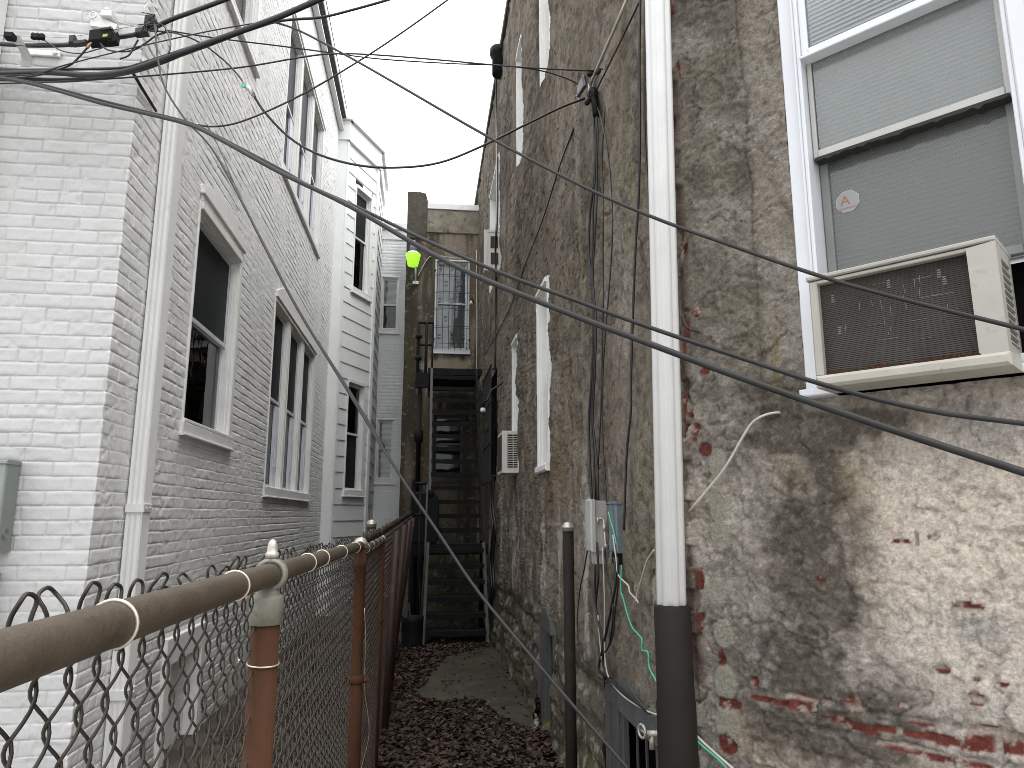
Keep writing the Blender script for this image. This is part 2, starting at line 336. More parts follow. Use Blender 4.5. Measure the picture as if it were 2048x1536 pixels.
# ================================================================== the white painted brick house on the left
LH = thing('white_brick_house', (XL, 5, 0), 'white painted brick row house along the left of the alley', 'house')
LU = 2.96+3.6
def lu(Y): return Y-3.6+2.96
LHOLES = [(lu(4.69), lu(5.84), 2.04, 3.60), (lu(7.13), lu(9.84), 1.72, 3.64), (lu(7.05), lu(9.60), 5.02, 6.84), (lu(4.69), lu(5.83), 5.28, 6.84), (lu(4.70), lu(5.50), -.3, .71)]
def lh_h(u, v):
    k, r1, r2, fx, fy = brick_cells(u, v)
    smear = ss(.50, .68, fbm(u*1.4, v*1.6, 40, 4))            # places where old render or paint fills the joints
    smear = np.maximum(smear, ss(.55, .75, fbm(u*.9+3, v*1.1, 44, 3))*.8)
    low = np.exp(-((u-lu(6.3))/.9)**2-((v-1.55)/.45)**2); smear = np.maximum(smear, ss(.25, .6, low+.35*(fbm(u*5, v*5, 47, 3)-.5)))
    k = k*(1-.75*smear)+.55*smear
    kd = .0016+.0042*fbm(u*3, v*3, 49, 3); h = kd*k+.0035*(r1-.5)*(1-smear)+.004*(r2-.5)*(fx-.5)*(1-smear)+.0022*np.exp(-((fy-.93)/.05)**2)*ss(.45, .6, fbm(u*11, v*4, 48, 3))
    chip = ss(.66, .74, fbm(u*16, v*22, 51, 3))*.0035
    return h+.0050*(fbm(u*26, v*36, 52, 4)-.5)+.005*(fbm(u*3, v*3, 53, 3)-.5)-chip*k
def lh_c(u, v, h):
    k, r1, r2, fx, fy = brick_cells(u, v)
    front = 1-ss(2.955, 2.965, u)
    c = np.zeros(u.shape+(3,)); side = np.array((.795, .798, .790)); fr = np.array((.475, .475, .473))  # one white paint: side lightened, front darkened in the colour to offset the light
    c[:] = side; c = c*(1-front[..., None])+fr*front[..., None]
    c *= (1+.07*(r1-.5)+.10*(fbm(u*1.3, v*1.1, 60, 4)-.5))[..., None]
    dirt_shade = ss(.60, .78, fbm(u*6, v*3, 63, 5))*.12+ss(.3, .9, 1-k)*.30  # random dirt, then joints darkened for dirt and painted-in joint shade
    c = mixc(c, (.30, .29, .27), np.minimum(dirt_shade, .4))
    gr = ss(.55, .75, fbm(u*2.2, v*1.8, 66, 4))*.25*(1-front); c = mixc(c, (.62, .64, .62), gr)
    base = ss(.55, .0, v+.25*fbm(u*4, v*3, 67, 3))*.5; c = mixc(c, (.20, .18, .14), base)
    return c
us = lines(0, lu(11.12), lambda x: .0042 if 2.2 < x < 3.3 else .0065 if 1.9 < x < 4.0 else .012 if 1.6 < x < 4.2 else (.03 if x < 1.6 else min(.03, .012+.006*(x-4.2))), [2.96]+[e for q in LHOLES for e in q[:2]])
vs = np.unique(np.round(np.concatenate([[-.25, 7.86]]+[k*.0677+np.array([-.0065, -.0035, -.001, .0015, .0045, .008, .022, .036, .050]) for k in range(-3, 117)]+[[e for q in LHOLES for e in q[2:]]]), 4)); vs = vs[(vs >= -.25) & (vs <= 7.86)]
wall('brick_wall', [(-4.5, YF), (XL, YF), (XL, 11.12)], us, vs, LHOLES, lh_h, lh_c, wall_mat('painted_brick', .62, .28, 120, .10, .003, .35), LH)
# closing walls and roof
b = MB(); b.box(-4.52, -4.42, YF+.05, 13.5, -.2, 7.85); b.box(-4.42, XL-.35, YF+.03, 13.5, 7.72, 7.82); b.build('roof', M['roof'], LH)
# cornice: board, gutter and drip edge along the eave
b = MB(); b.fb(FL, YF-.06, 11.10, 7.66, 7.70, .012, .085, .004); b.fb(FL, YF-.06, 11.10, 7.70, 7.86, -.02, .045, .004); b.fb(FL, YF-.08, 11.10, 7.86, 7.99, -.35, .125, .01)
b.build('cornice', M['trim'], LH)
b = MB(); b.fb(FL, YF-.09, 10.98, 7.98, 8.02, -.4, .13, .006); b.fb(FL, YF-.09, 11.09, 7.845, 7.862, .05, .118); b.build('roof_edge', M['roof'], LH)
# lower single window, arched infill panel above its straight head trim
def surround(F, u0, u1, v1, panel_h, steps=True, arch=True):
    s = MB(); n = 14
    top = [(u0+(u1-u0)*i/n, v1+.012+panel_h*((1-(2*i/n-1)**2) if arch else 1)+.012) for i in range(n, -1, -1)]
    s.poly(F, [(u0, v1+.002), (u1, v1+.002)]+top, -.02, .014)
    s.fb(F, u0+.0, u1-.0, v1-.030, v1+.002, -.03, .030, .005); s.fb(F, u0+.02, u1-.02, v1-.075, v1-.031, -.05, .016, .005)
    return s
surround(FL, 4.69, 5.84, 3.60, .13).build('head_panel', M['trim'], LH)
window(LH, FL, 4.69, 5.84, 2.04, 3.52, 2.74, cw=.055, proj=.012, dep=.10, up='dark', low='blind', cwn=(.022, .075), st=.026)
window(LH, FL, 4.69, 5.83, 5.28, 6.84, 6.0, cw=.055, proj=.012, dep=.10, up='dim', low='blind', cwn=(.022, .075), st=.026)
for (y0, y1, z0, z1, zm, ph) in ((7.13, 9.84, 1.72, 3.64, 2.60, .30), (7.05, 9.60, 5.02, 6.84, 5.85, .02)):
    s = surround(FL, y0, y1, z1, ph, arch=ph > .1); s.fb(FL, y0, y0+.024, z0, z1-.03, -.03, .012, .003); s.fb(FL, y1-.10, y1, z0, z1-.03, -.03, .014, .003)
    w3 = (y1-y0-.124-2*.13)/3; xs = [y0+.024+i*(w3+.13) for i in range(3)]
    for i in (0, 1): s.fb(FL, xs[i]+w3, xs[i]+w3+.13, z0, z1-.03, -.14, -.012, .005); s.fb(FL, xs[i]+w3+.035, xs[i]+w3+.095, z0, z1-.05, -.012, .0, .003)
    s.fb(FL, y0-.02, y1+.02, z0-.09, z0, -.06, .022, .005); s.fb(FL, y0-.03, y1+.03, z0-.105, z0-.09, -.02, .034, .003)
    s.build('window_surround', M['trim'], LH)
    for i in range(3):
        w = window(LH, FL, xs[i], xs[i]+w3, z0, z1-.075, zm, cw=.02, proj=.0, dep=.085, up='dark', low='dim', sill=False, head=False, cwn=(.002, .002))
        j = MB(); j.fb(FL, xs[i]+w3-.20, xs[i]+w3-.021, z0+.01, zm-.02, -.075, -.048, .004); j.fb(FL, xs[i]+w3-.15, xs[i]+w3-.09, z0+.22, z0+.52, -.048, -.040, .003); j.build('jamb_liner', M['bluevinyl'], w)
# basement opening with a white board in it
b = MB(); b.fb(FL, 4.70, 5.50, .55, .71, -.02, .03, .004); b.fb(FL, 4.70, 4.80, -.2, .55, -.12, .03, .004); b.fb(FL, 5.40, 5.50, -.2, .55, -.12, .03, .004)
bw = b.build('basement_window', M['trim'], LH)
b = MB(); b.fb(FL, 4.98, 5.40, -.2, .55, -.10, -.06, .004); b.build('white_board', M['trim'], bw)
b = MB(); b.fb(FL, 4.80, 4.98, -.2, .55, -.16, -.13); b.build('pane', M['screen'], bw)
# corrugated downspout near the corner
def corrugated(F, u0, u1, n0, n1, v0, v1):
    """rectangular downspout section with ribs"""
    O, U, N = F; pr = []
    def side(p, q, k, nrm, amp):
        for i in range(k*4):
            t = i/(k*4); a = amp*(.5-.5*math.cos(2*math.pi*k*t)); pr.append((p[0]+(q[0]-p[0])*t-nrm[0]*a, p[1]+(q[1]-p[1])*t-nrm[1]*a))
    side((u0, n0), (u1, n0), 1, (0, -1), 0); side((u1, n0), (u1, n1), 3, (1, 0), .006); side((u1, n1), (u0, n1), 4, (0, 1), .006); side((u0, n1), (u0, n0), 3, (-1, 0), .006)
    k = len(pr); vs = [O+U*u+N*n+Vector((0, 0, v)) for v in (v0, v1) for u, n in pr]
    return MB().add(vs, [(i, (i+1) % k, k+(i+1) % k, k+i) for i in range(k)]+[tuple(range(k-1, -1, -1)), tuple(range(k, 2*k))])
ds = corrugated(FL, 3.945, 4.05, .014, .095, .10, 7.70).build('downspout', M['alum'], LH)
for z in (1.46, .55, 4.6):
    b = MB(); b.fb(FL, 3.938, 4.057, z, z+.045, .010, .101, .003); b.fb(FL, 4.057, 4.09, z+.004, z+.04, .012, .016)
    b.tube([FL[0]+Vector((.10, 3.94, z-.02)), FL[0]+Vector((.103, 4.06, z-.022))], .0012, 5)
    for uu in (3.975, 4.02): b.lathe(FL[0]+Vector((.101, uu, z+.022)), [(.006, 0), (.006, .003), (.003, .005)], 8, FL[2])
    b.build('strap', M['alum'], ds)
# second white pipe at the left edge of the front face
F0 = (Vector((0, YF, 0)), Vector((1, 0, 0)), Vector((0, -1, 0)))
MB().fb(F0, -2.31, -2.21, .05, 7.70, .012, .09, .008).build('downspout', M['alum'], LH)
# ================================================================== siding bay
BY = thing('siding_bay', (-1.3, 12.2, 0), 'two storey grey clapboard bay projecting past the white brick wall', 'bay')
S24, C24 = math.sin(math.radians(24.4)), math.cos(math.radians(24.4))
A1 = Vector((-1.40, 11.10, 0)); A2 = Vector((-.961, 12.07, 0)); A3 = Vector((-.961, 13.62, 0))
FA = (A1, Vector((S24, C24, 0)), Vector((C24, -S24, 0))); FO = (A2, Vector((0, 1, 0)), Vector((1, 0, 0)))
LA = (A2-A1).length
F1 = (Vector((XL, 11.10, 0)), Vector((1, 0, 0)), Vector((0, -1, 0)))
def boards(F, u0, u1, v0, v1, holes, ex=.245):
    b = MB(); O, U, N = F; v = v0
    while v < v1:
        t = min(v+ex, v1)
        spans = [(u0, u1)]
        for (a, c, d, e) in holes:
            if d < (v+t)/2 < e: spans = [(p, min(q, a)) for p, q in spans if p < a]+[(max(p, c), q) for p, q in spans if q > c]
        for p, q in spans:
            if q-p < .01: continue
            w = random.uniform(-.001, .001)
            P = lambda u, z, n: O+U*u+Vector((0, 0, z))+N*n
            b.add([P(p, v-.012, .016+w), P(q, v-.012, .016+w), P(q, t, .004), P(p, t, .004), P(p, v-.012, -.02), P(q, v-.012, -.02), P(p, t, -.02), P(q, t, -.02)], [(0, 1, 2, 3), (4, 5, 1, 0), (4, 0, 3, 6), (1, 5, 7, 2)])
        v = t
    return b
UW = [FA[1].dot(on_plane(x, y, A1, FA[2])-A1) for x, y in ((706, 480), (741, 520))]
ZW = [on_plane(x, y, A1, FA[2]).z for x, y in ((700, 572), (716, 372), (681, 980), (700, 758))]
wl = (UW[0], UW[1])
bh = [(wl[0], wl[1], ZW[0], ZW[1]), (wl[0], wl[1], ZW[2], ZW[3])]
boards(FA, .02, LA-.02, .15, 7.50, bh).build('siding', M['siding'], BY); boards(FO, .0, 1.56, .15, 7.50, []).build('siding', M['siding'], BY)
b = MB(); b.fb(F1, -.02, .14, .0, 7.50, -.05, .022, .004); b.fb(FA, -.012, .05, .0, 7.50, -.03, .030, .004); b.build('corner_board', M['board'], BY)
b = MB(); b.fb(FA, LA-.065, LA+.006, .0, 7.50, -.03, .030, .004); b.fb(FO, -.008, .06, .0, 7.50, -.03, .031, .004); b.build('corner_board', M['board'], BY)
b = MB(); b.fb(F1, -.02, .19, 7.50, 7.84, -.1, .05, .006); b.fb(FA, -.02, LA+.04, 7.50, 7.84, -.1, .052, .006); b.fb(FO, .0, 1.56, 7.50, 7.84, -.1, .050, .006)
b.fb(F1, -.03, .22, 7.84, 7.97, -.3, .10, .006); b.fb(FA, -.02, LA+.06, 7.84, 7.97, -.3, .102, .006); b.fb(FO, .0, 1.56, 7.84, 7.968, -.3, .10, .006)
b.build('cornice', M['board'], BY)
b = MB(); b.box(XL-.02, -1.36, 11.2, 13.6, 7.8, 7.9); b.build('roof', M['roof'], BY)
window(BY, FA, wl[0], wl[1], ZW[0], ZW[1], cw=.06, proj=.026, dep=.07, up='dark', low='dim', cwn=(.03, .085), st=.025)
window(BY, FA, wl[0], wl[1], ZW[2], ZW[3], cw=.06, proj=.026, dep=.07, up='blind', low='dark', cwn=(.03, .085), st=.025)
# ================================================================== white rear wing facing the camera
RW = thing('white_rear_wing', (-.8, 13.7, 0), 'pale painted brick rear wall with two sash windows behind the siding bay', 'house')
WH = [(1.60-.945, 1.60-.585, 4.98, 6.05), (1.60-.945, 1.60-.60, 2.10, 3.24)]
def rw_c(u, v, h):
    c = np.zeros(u.shape+(3,)); c[:] = (.80, .82, .81); c *= (1+.14*(fbm(u*2, v*2, 71, 4)-.5))[..., None]
    return mixc(c, (.46, .48, .46), ss(.5, .75, fbm(u*3, v*1.5, 73, 4))*.4)
def rw_h(u, v):
    k, r1, r2, fx, fy = brick_cells(u, v, seed=23); sm = np.maximum(ss(.45, .6, fbm(u*1.2, v*1.0, 80, 3)), ss(.5, .1, abs(v-4.4)))
    return .007*k*(1-.7*sm)+.003*(r1-.5)+.003*fbm(u*20, v*26, 75, 3)
us = lines(0, 2.2, lambda x: .02, [e for q in WH for e in q[:2]]); vs = lines(-.2, 6.80, lambda z: .0677/6, [e for q in WH for e in q[2:]])
wall('brick_wall', [(-1.60, 13.6), (.6, 13.6)], us, vs, WH, rw_h, rw_c, wall_mat('painted_rear_brick', .65, .25, 100, .10, .003, .3), RW)
b = MB(); b.fb(FW, -1.0, .5, 6.80, 7.00, -.2, .03, .004); b.fb(FW, -1.0, .5, 7.00, 7.14, -.3, .07, .006); b.build('cornice', M['cope'], RW)
window(RW, FW, -.945, -.585, 4.98, 6.05, 5.46, cw=.03, proj=.012, dep=.06, up='blind', low='dim', st=.014)
window(RW, FW, -.945, -.60, 2.10, 3.24, 2.66, cw=.03, proj=.012, dep=.06, up='blind', low='blind', st=.014)
# ================================================================== brown stucco rear wing (faces the camera at the end of the alley)
BW = thing('brown_stucco_wing', (.2, 12.4, 0), 'stained brown stucco wing closing the end of the alley with a barred window', 'house')
BHL = [(.42+.09, .42+.70, 4.30, 5.92), (.42+.08, .42+.67, 2.08, 3.16)]
def bw_h(u, v):
    step = ss(.48, .53, fbm(u*1.6, v*1.6, 81, 4))*.006
    return step+.012*(fbm(u*5, v*5, 83, 4)-.5)+.004*fbm(u*28, v*28, 84, 3)+np.where(v < .8, .03*(fbm(u*5, v*6, 85, 3)-.3), 0)
def bw_c(u, v, h):
    n = fbm(u*2.2, v*1.1, 86, 5); st = fbm(u*7, v*.6, 87, 4); c = np.zeros(u.shape+(3,)); c[:] = (.145, .112, .083)
    c = mixc(c, (.27, .235, .19), ss(.48, .66, n)*.7); c = mixc(c, (.045, .037, .027), ss(.43, .62, st)*.8)
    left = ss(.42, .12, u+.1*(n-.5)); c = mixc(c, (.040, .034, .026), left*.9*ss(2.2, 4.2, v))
    c = mixc(c, (.085, .085, .040), ss(.5, .68, fbm(u*3, v*2, 88, 4))*.5*ss(5.8, 3.6, v))
    pale = np.exp(-((u-.75)/.45)**2-((v-4.02)/.14)**2); c = mixc(c, (.34, .27, .20), ss(.25, .7, pale+.8*(fbm(u*9, v*9, 89, 3)-.5))*.75)
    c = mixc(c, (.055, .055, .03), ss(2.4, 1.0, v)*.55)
    c = mixc(c, (.42, .40, .35), ss(.66, .78, fbm(u*22, v*22, 90, 3))*.35)
    return c
us = lines(0, 1.30, lambda x: .012, [e for q in BHL for e in q[:2]]); vs = lines(-.2, 6.86, lambda z: .014, [e for q in BHL for e in q[2:]])
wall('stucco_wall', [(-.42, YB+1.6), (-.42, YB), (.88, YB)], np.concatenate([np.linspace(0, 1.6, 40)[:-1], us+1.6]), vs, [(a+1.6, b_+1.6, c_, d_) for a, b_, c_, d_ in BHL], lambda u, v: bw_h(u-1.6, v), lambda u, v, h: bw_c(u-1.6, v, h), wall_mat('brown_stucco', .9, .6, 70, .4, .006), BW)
b = MB(); b.fb(FB, -.07, .88, 6.86, 6.97, -.3, .05, .006); b.build('coping', M['cope'], BW)
b = MB(); b.fb(FB, -.08, .88, 6.42, 6.86, -.1, .03, .01)
# parapet pillar
def rough_block(F, u0, u1, v0, v1, n0, n1, cham=.03):
    m = MB(); m.poly(F, [(u0, v0), (u1, v0), (u1+.03, v1-.22), (u1-.02, v1-.03), (u0+(u1-u0)*.55, v1), (u0-.005, v1-.01)], n0, n1); return m
dirty = rough_mat('sooty_stucco', (.030, .028, .020), (.085, .078, .058), 9, .9, .8, 50, spots=(.15, .14, .10), spot_scale=14, spot_at=.6)
dband = rough_mat('stained_band', (.12, .105, .08), (.27, .245, .19), 7, .9, .7, 50, spots=(.05, .045, .035), spot_scale=6, spot_at=.56)
b.build('parapet_band', dband, BW)
rough_block(FB, -.425, -.085, 6.30, 7.18, -.36, .035).build('parapet_pillar', dirty, BW)
b = MB(); b.box(-.40, .84, YB+.3, 16, 6.7, 6.8); b.build('roof', M['roof'], BW)
w = window(BW, FB, .09, .70, 4.30, 5.92, 5.12, cw=.03, proj=.02, dep=.12, fm='vinyl', up='cloth', low='cloth', st=.025)
b = MB()
for k in range(24): 
    u0 = .13+k*.0215; b.fb(FB, u0, u0+.0215, 4.32, 5.88, -.132-.005*(k % 2), -.127-.005*(k % 2))
b.build('curtain', M['curtain'], w)
b = MB(); O = FB[0]; p = [(.44, 5.88), (.66, 5.88), (.66, 4.32), (.36, 4.32)]; b.poly(FB, p, -.1265, -.1225); b.build('grey_curtain', M['greyc'], w)
b = MB()
for k in range(6): b.fb(FB, .125+k*.106, .134+k*.106, 4.27, 5.88, .050, .060)
for z in (4.31, 4.38, 4.66, 4.69, 4.98, 5.01, 5.29, 5.32, 5.60, 5.63, 5.87): b.fb(FB, .085, .705, z, z+.005, .044, .054)
for u, z in ((.178, 4.50), (.39, 4.50), (.284, 4.82), (.178, 5.15), (.39, 5.15), (.284, 5.46), (.50, 5.46), (.178, 5.76), (.39, 5.76), (.60, 5.15), (.60, 4.5)):
    for s in (-1, 1):
        b.ring(FB[0]+Vector((u+s*.014, -.058, z+.03)), (0, 1, 0), .013, .004, 10, 5); b.ring(FB[0]+Vector((u+s*.014, -.058, z-.03)), (0, 1, 0), .013, .004, 10, 5)
for u in (.09, .70):
    for z in (4.45, 5.7): b.fb(FB, u-.012, u+.012, z, z+.02, .0, .056)
b.build('grille', M['grille'], w)
window(BW, FB, .08, .67, 2.08, 3.16, 2.62, cw=.04, proj=.02, dep=.10, fm='stringer', sm='bluebox', up='dim', low='dim', st=.03)
# ================================================================== the old stucco house on the right
RH = thing('stucco_house', (XR, 6, 0), 'old brown stucco house with a flaking cream angled corner filling the right side', 'house')
LAL = YB-2.25                                             # length of the alley face; the angled near face follows
def ru(Y): return YB-Y
WN = (.40, 1.045, 1.80, 3.62)                             # near window opening (s, z)
RHOLES = [(ru(5.42), ru(4.90), 1.80, 3.16), (ru(7.06), ru(6.60), 1.84, 3.16), (ru(9.78), ru(8.56), 1.86, 3.24), (ru(5.16), ru(4.68), 4.82, 6.3), (ru(6.66), ru(6.22), 4.90, 6.1), (ru(9.75), ru(8.40), 4.55, 6.0),
          (ru(5.32), ru(4.82), -.2, .75), (ru(3.44), ru(2.66), -.2, .72), (LAL+WN[0], LAL+WN[1], WN[2], WN[3])]
CH = .0677
def near_blob(px, py, rx, ry):
    s0, z0 = NF(px, py); a = abs(NF(px+rx, py)[0]-s0); c = abs(NF(px, py-ry)[1]-z0); return s0, z0, a, c
BL = {k: [near_blob(*q) for q in v] for k, v in dict(
  stain=[(1622, 1125, 92, 190), (1625, 868, 140, 42), (1550, 815, 62, 50), (1640, 1440, 165, 95), (1660, 955, 45, 80), (1610, 1320, 85, 130), (1700, 850, 120, 30)],
  pale=[(1820, 860, 210, 90), (1900, 1050, 200, 160), (1900, 1250, 190, 120), (1490, 1090, 38, 40), (1430, 760, 60, 60)],
  yellow=[(1580, 945, 55, 60), (1700, 960, 55, 75), (1500, 1480, 70, 45)],
  grey=[(1655, 925, 60, 60), (1540, 1040, 90, 90), (1480, 1230, 90, 120), (1980, 840, 110, 70), (1960, 1260, 90, 40)],
  brick=[(1935, 1216, 34, 13), (1890, 1340, 17, 11), (1962, 1336, 12, 7), (1955, 1358, 8, 8), (2005, 1367, 16, 6), (1955, 1398, 20, 15), (1835, 1075, 5, 20), (1800, 1083, 22, 5), (1870, 1074, 12, 7), (1640, 1160, 9, 6), (1440, 1315, 10, 14), (1462, 1408, 26, 14), (1530, 1400, 20, 6), (1605, 1398, 34, 13), (1710, 1412, 26, 18), (1655, 1404, 16, 10), (1990, 1478, 75, 34), (1590, 1412, 50, 8), (1560, 1404, 60, 7), (1890, 1478, 40, 12), (1720, 1460, 40, 8), (1840, 1445, 30, 7), (1700, 1445, 75, 7), (1790, 1462, 80, 8), (1830, 1500, 90, 9), (1900, 1520, 100, 10), (1940, 1490, 40, 12), (1455, 1490, 20, 22), (1508, 1362, 10, 13), (1410, 900, 13, 14), (1392, 860, 9, 16), (1410, 740, 12, 12), (1395, 625, 9, 12), (1805, 1410, 12, 5)],
  oval=[(1437, 935, 17, 38), (1437, 1010, 19, 36), (1440, 1075, 18, 30), (1437, 1185, 18, 30), (1447, 1268, 20, 30), (1450, 1365, 22, 34), (1455, 1450, 24, 34)],
).items()}
def bsum(key, s, z, nz=.5, sc=9, seed=0, hard=None):
    n = fbm(s*sc, z*sc, 200+seed, 4)-.5; out = np.zeros(s.shape)
    for (a, b_, ra, rb) in BL[key]:
        m = np.exp(-((s-a)/ra)**2-((z-b_)/rb)**2); m[m < .02] = 0; out = np.maximum(out, m)
    o = out+nz*n*(out > .01); return np.clip(o, 0, 1) if hard is None else ss(hard-.04, hard+.04, o)
def rh_masks(u, v):
    s = u-LAL; near = s > 0
    hole = bsum('brick', s, v, .75, 26, 5, .42)*near
    low = ss(1.02, .93, v+.05*(fbm(s*6, v*6, 222, 3)-.5))*near*ss(.12, .2, s)                 # the skirt where joints show through
    k, r1, r2, fx, fy = brick_cells(u, v+.003, CH, .213, .006, 31)
    joint = (1-k)*low*ss(.45, .55, fbm(s*5, v*5, 226, 3)+.12)
    # exposed bricks along the corner arris
    cs = (np.mod(np.floor(v/CH), 2) == 0)*1.0; arris = np.exp(-((s-.010-.02*fbm(v*9, s*0+4, 228, 2))/.014)**2)*cs*ss(.50, .66, fbm(v*6.3, s*30+1.7, 230, 3))*.9
    arris = np.maximum(arris, np.exp(-((s+.02)/.03)**2)*ss(.56, .66, fbm(v*7, s*9, 232, 3))*.8)
    return s, near, np.maximum(hole, ss(.3, .5, arris)), low, joint, k, r1
def stone_cells(u, v):
    x = u/.30+.35*fbm(u*3, v*3, 240, 3); y = v/.17+.5*fbm(u*3, v*3, 241, 3); r = np.floor(y); q = x+np.mod(r, 2)*.5+.3*_h(r, r*0, 7)
    fx = q-np.floor(q); fy = y-r; d = np.minimum(np.minimum(fx, 1-fx)*.30, np.minimum(fy, 1-fy)*.17); return ss(.0, .045, d), _h(np.floor(q), r, 12)
def rh_h(u, v):
    s, near, hole, low, joint, k, r1 = rh_masks(u, v)
    alley = ~near
    f1 = fbm(u*1.6, v*1.2, 101, 5); flake = ss(.485, .515, f1)*.007+ss(.56, .58, fbm(u*3.1, v*2.4, 103, 5))*.005
    tear = fbm(u*9, v*5.5, 105, 4); rid = 1-abs(2*fbm(u*6, v*4, 107, 4)-1)
    h = flake+.010*(tear-.5)+.008*rid**3+.010*(fbm(u*30, v*26, 109, 3)-.5)+.03*(fbm(u*.8, v*.8, 111, 3)-.5)
    h = h-.008+.055*(terr(fbm(u*6.5, v*5.2, 113, 5), 11, .80)-.5)*ss(.40, .6, fbm(u*1.3, v*1.1, 114, 3)+.15)
    gr = 1-abs(2*fbm(u*11, v*5, 116, 3)-1); h = h-.016*ss(.94, .985, gr)*ss(.40, .55, fbm(u*2.3, v*2.3, 118, 3))
    hn = .013*(fbm(s*62, v*62, 115, 3)-.5)+.011*(fbm(s*16, v*16, 117, 4)-.5)+ss(.49, .51, fbm(s*3.2, v*3.0, 119, 5))*.005+.004*ss(.55, .57, fbm(s*7, v*6, 121, 4))
    up = ss(1.70, 1.9, v); hn = hn+.050*(terr(fbm(s*8, v*8, 123, 5), 11, .80)-.5)*(.35+.65*up*ss(.30, .24, s))*ss(.36, .55, fbm(s*2.6, v*2.4, 124, 3)+.1)
    g2 = 1-abs(2*fbm(s*7, v*9, 125, 4)-1); hn = hn-.007*ss(.95, .99, g2)
    ov = bsum('oval', s, v, .12, 12, 9, .35)*near
    hn = hn*(1-.8*ov)+ov*.006
    hn = hn-.009*hole-.007*joint+hole*(.004*k+.001*fbm(s*60, v*60, 5, 2))
    crack = np.exp(-((s-(.262+.016*(fbm(v*4, s*0, 130, 3)-.5)*2))/.0035)**2)*ss(1.75, 1.95, v); hn = hn-.010*crack+.006*ss(.262, .40, s)*ss(1.7, 1.9, v)
    tooth = (np.mod(np.floor((v+.01*(fbm(v*9, s*0, 126, 2)-.5))/CH), 2) == 0)*np.exp(-((s+.012)/.030)**4)*ss(.30, .42, fbm(v*2.2, s*0+7, 127, 3))
    st, sr = stone_cells(u, v); zone = ss(.80, .70, v+.10*(fbm(u*2.5, v*2, 140, 3)-.5))*alley
    h = np.where(near, hn*ss(0, .05, s)+h*(1-ss(0, .05, np.maximum(s, 0))), h)-.006*hole*alley+.020*tooth
    h = h*(1-zone*.5)+zone*(.016*st*(.3+.9*sr)+.050*(fbm(u*5, v*6, 143, 5)-.5)+.020*(fbm(u*19, v*17, 144, 3)-.5)+.05*ss(.75, 0, v)-.012)
    return h
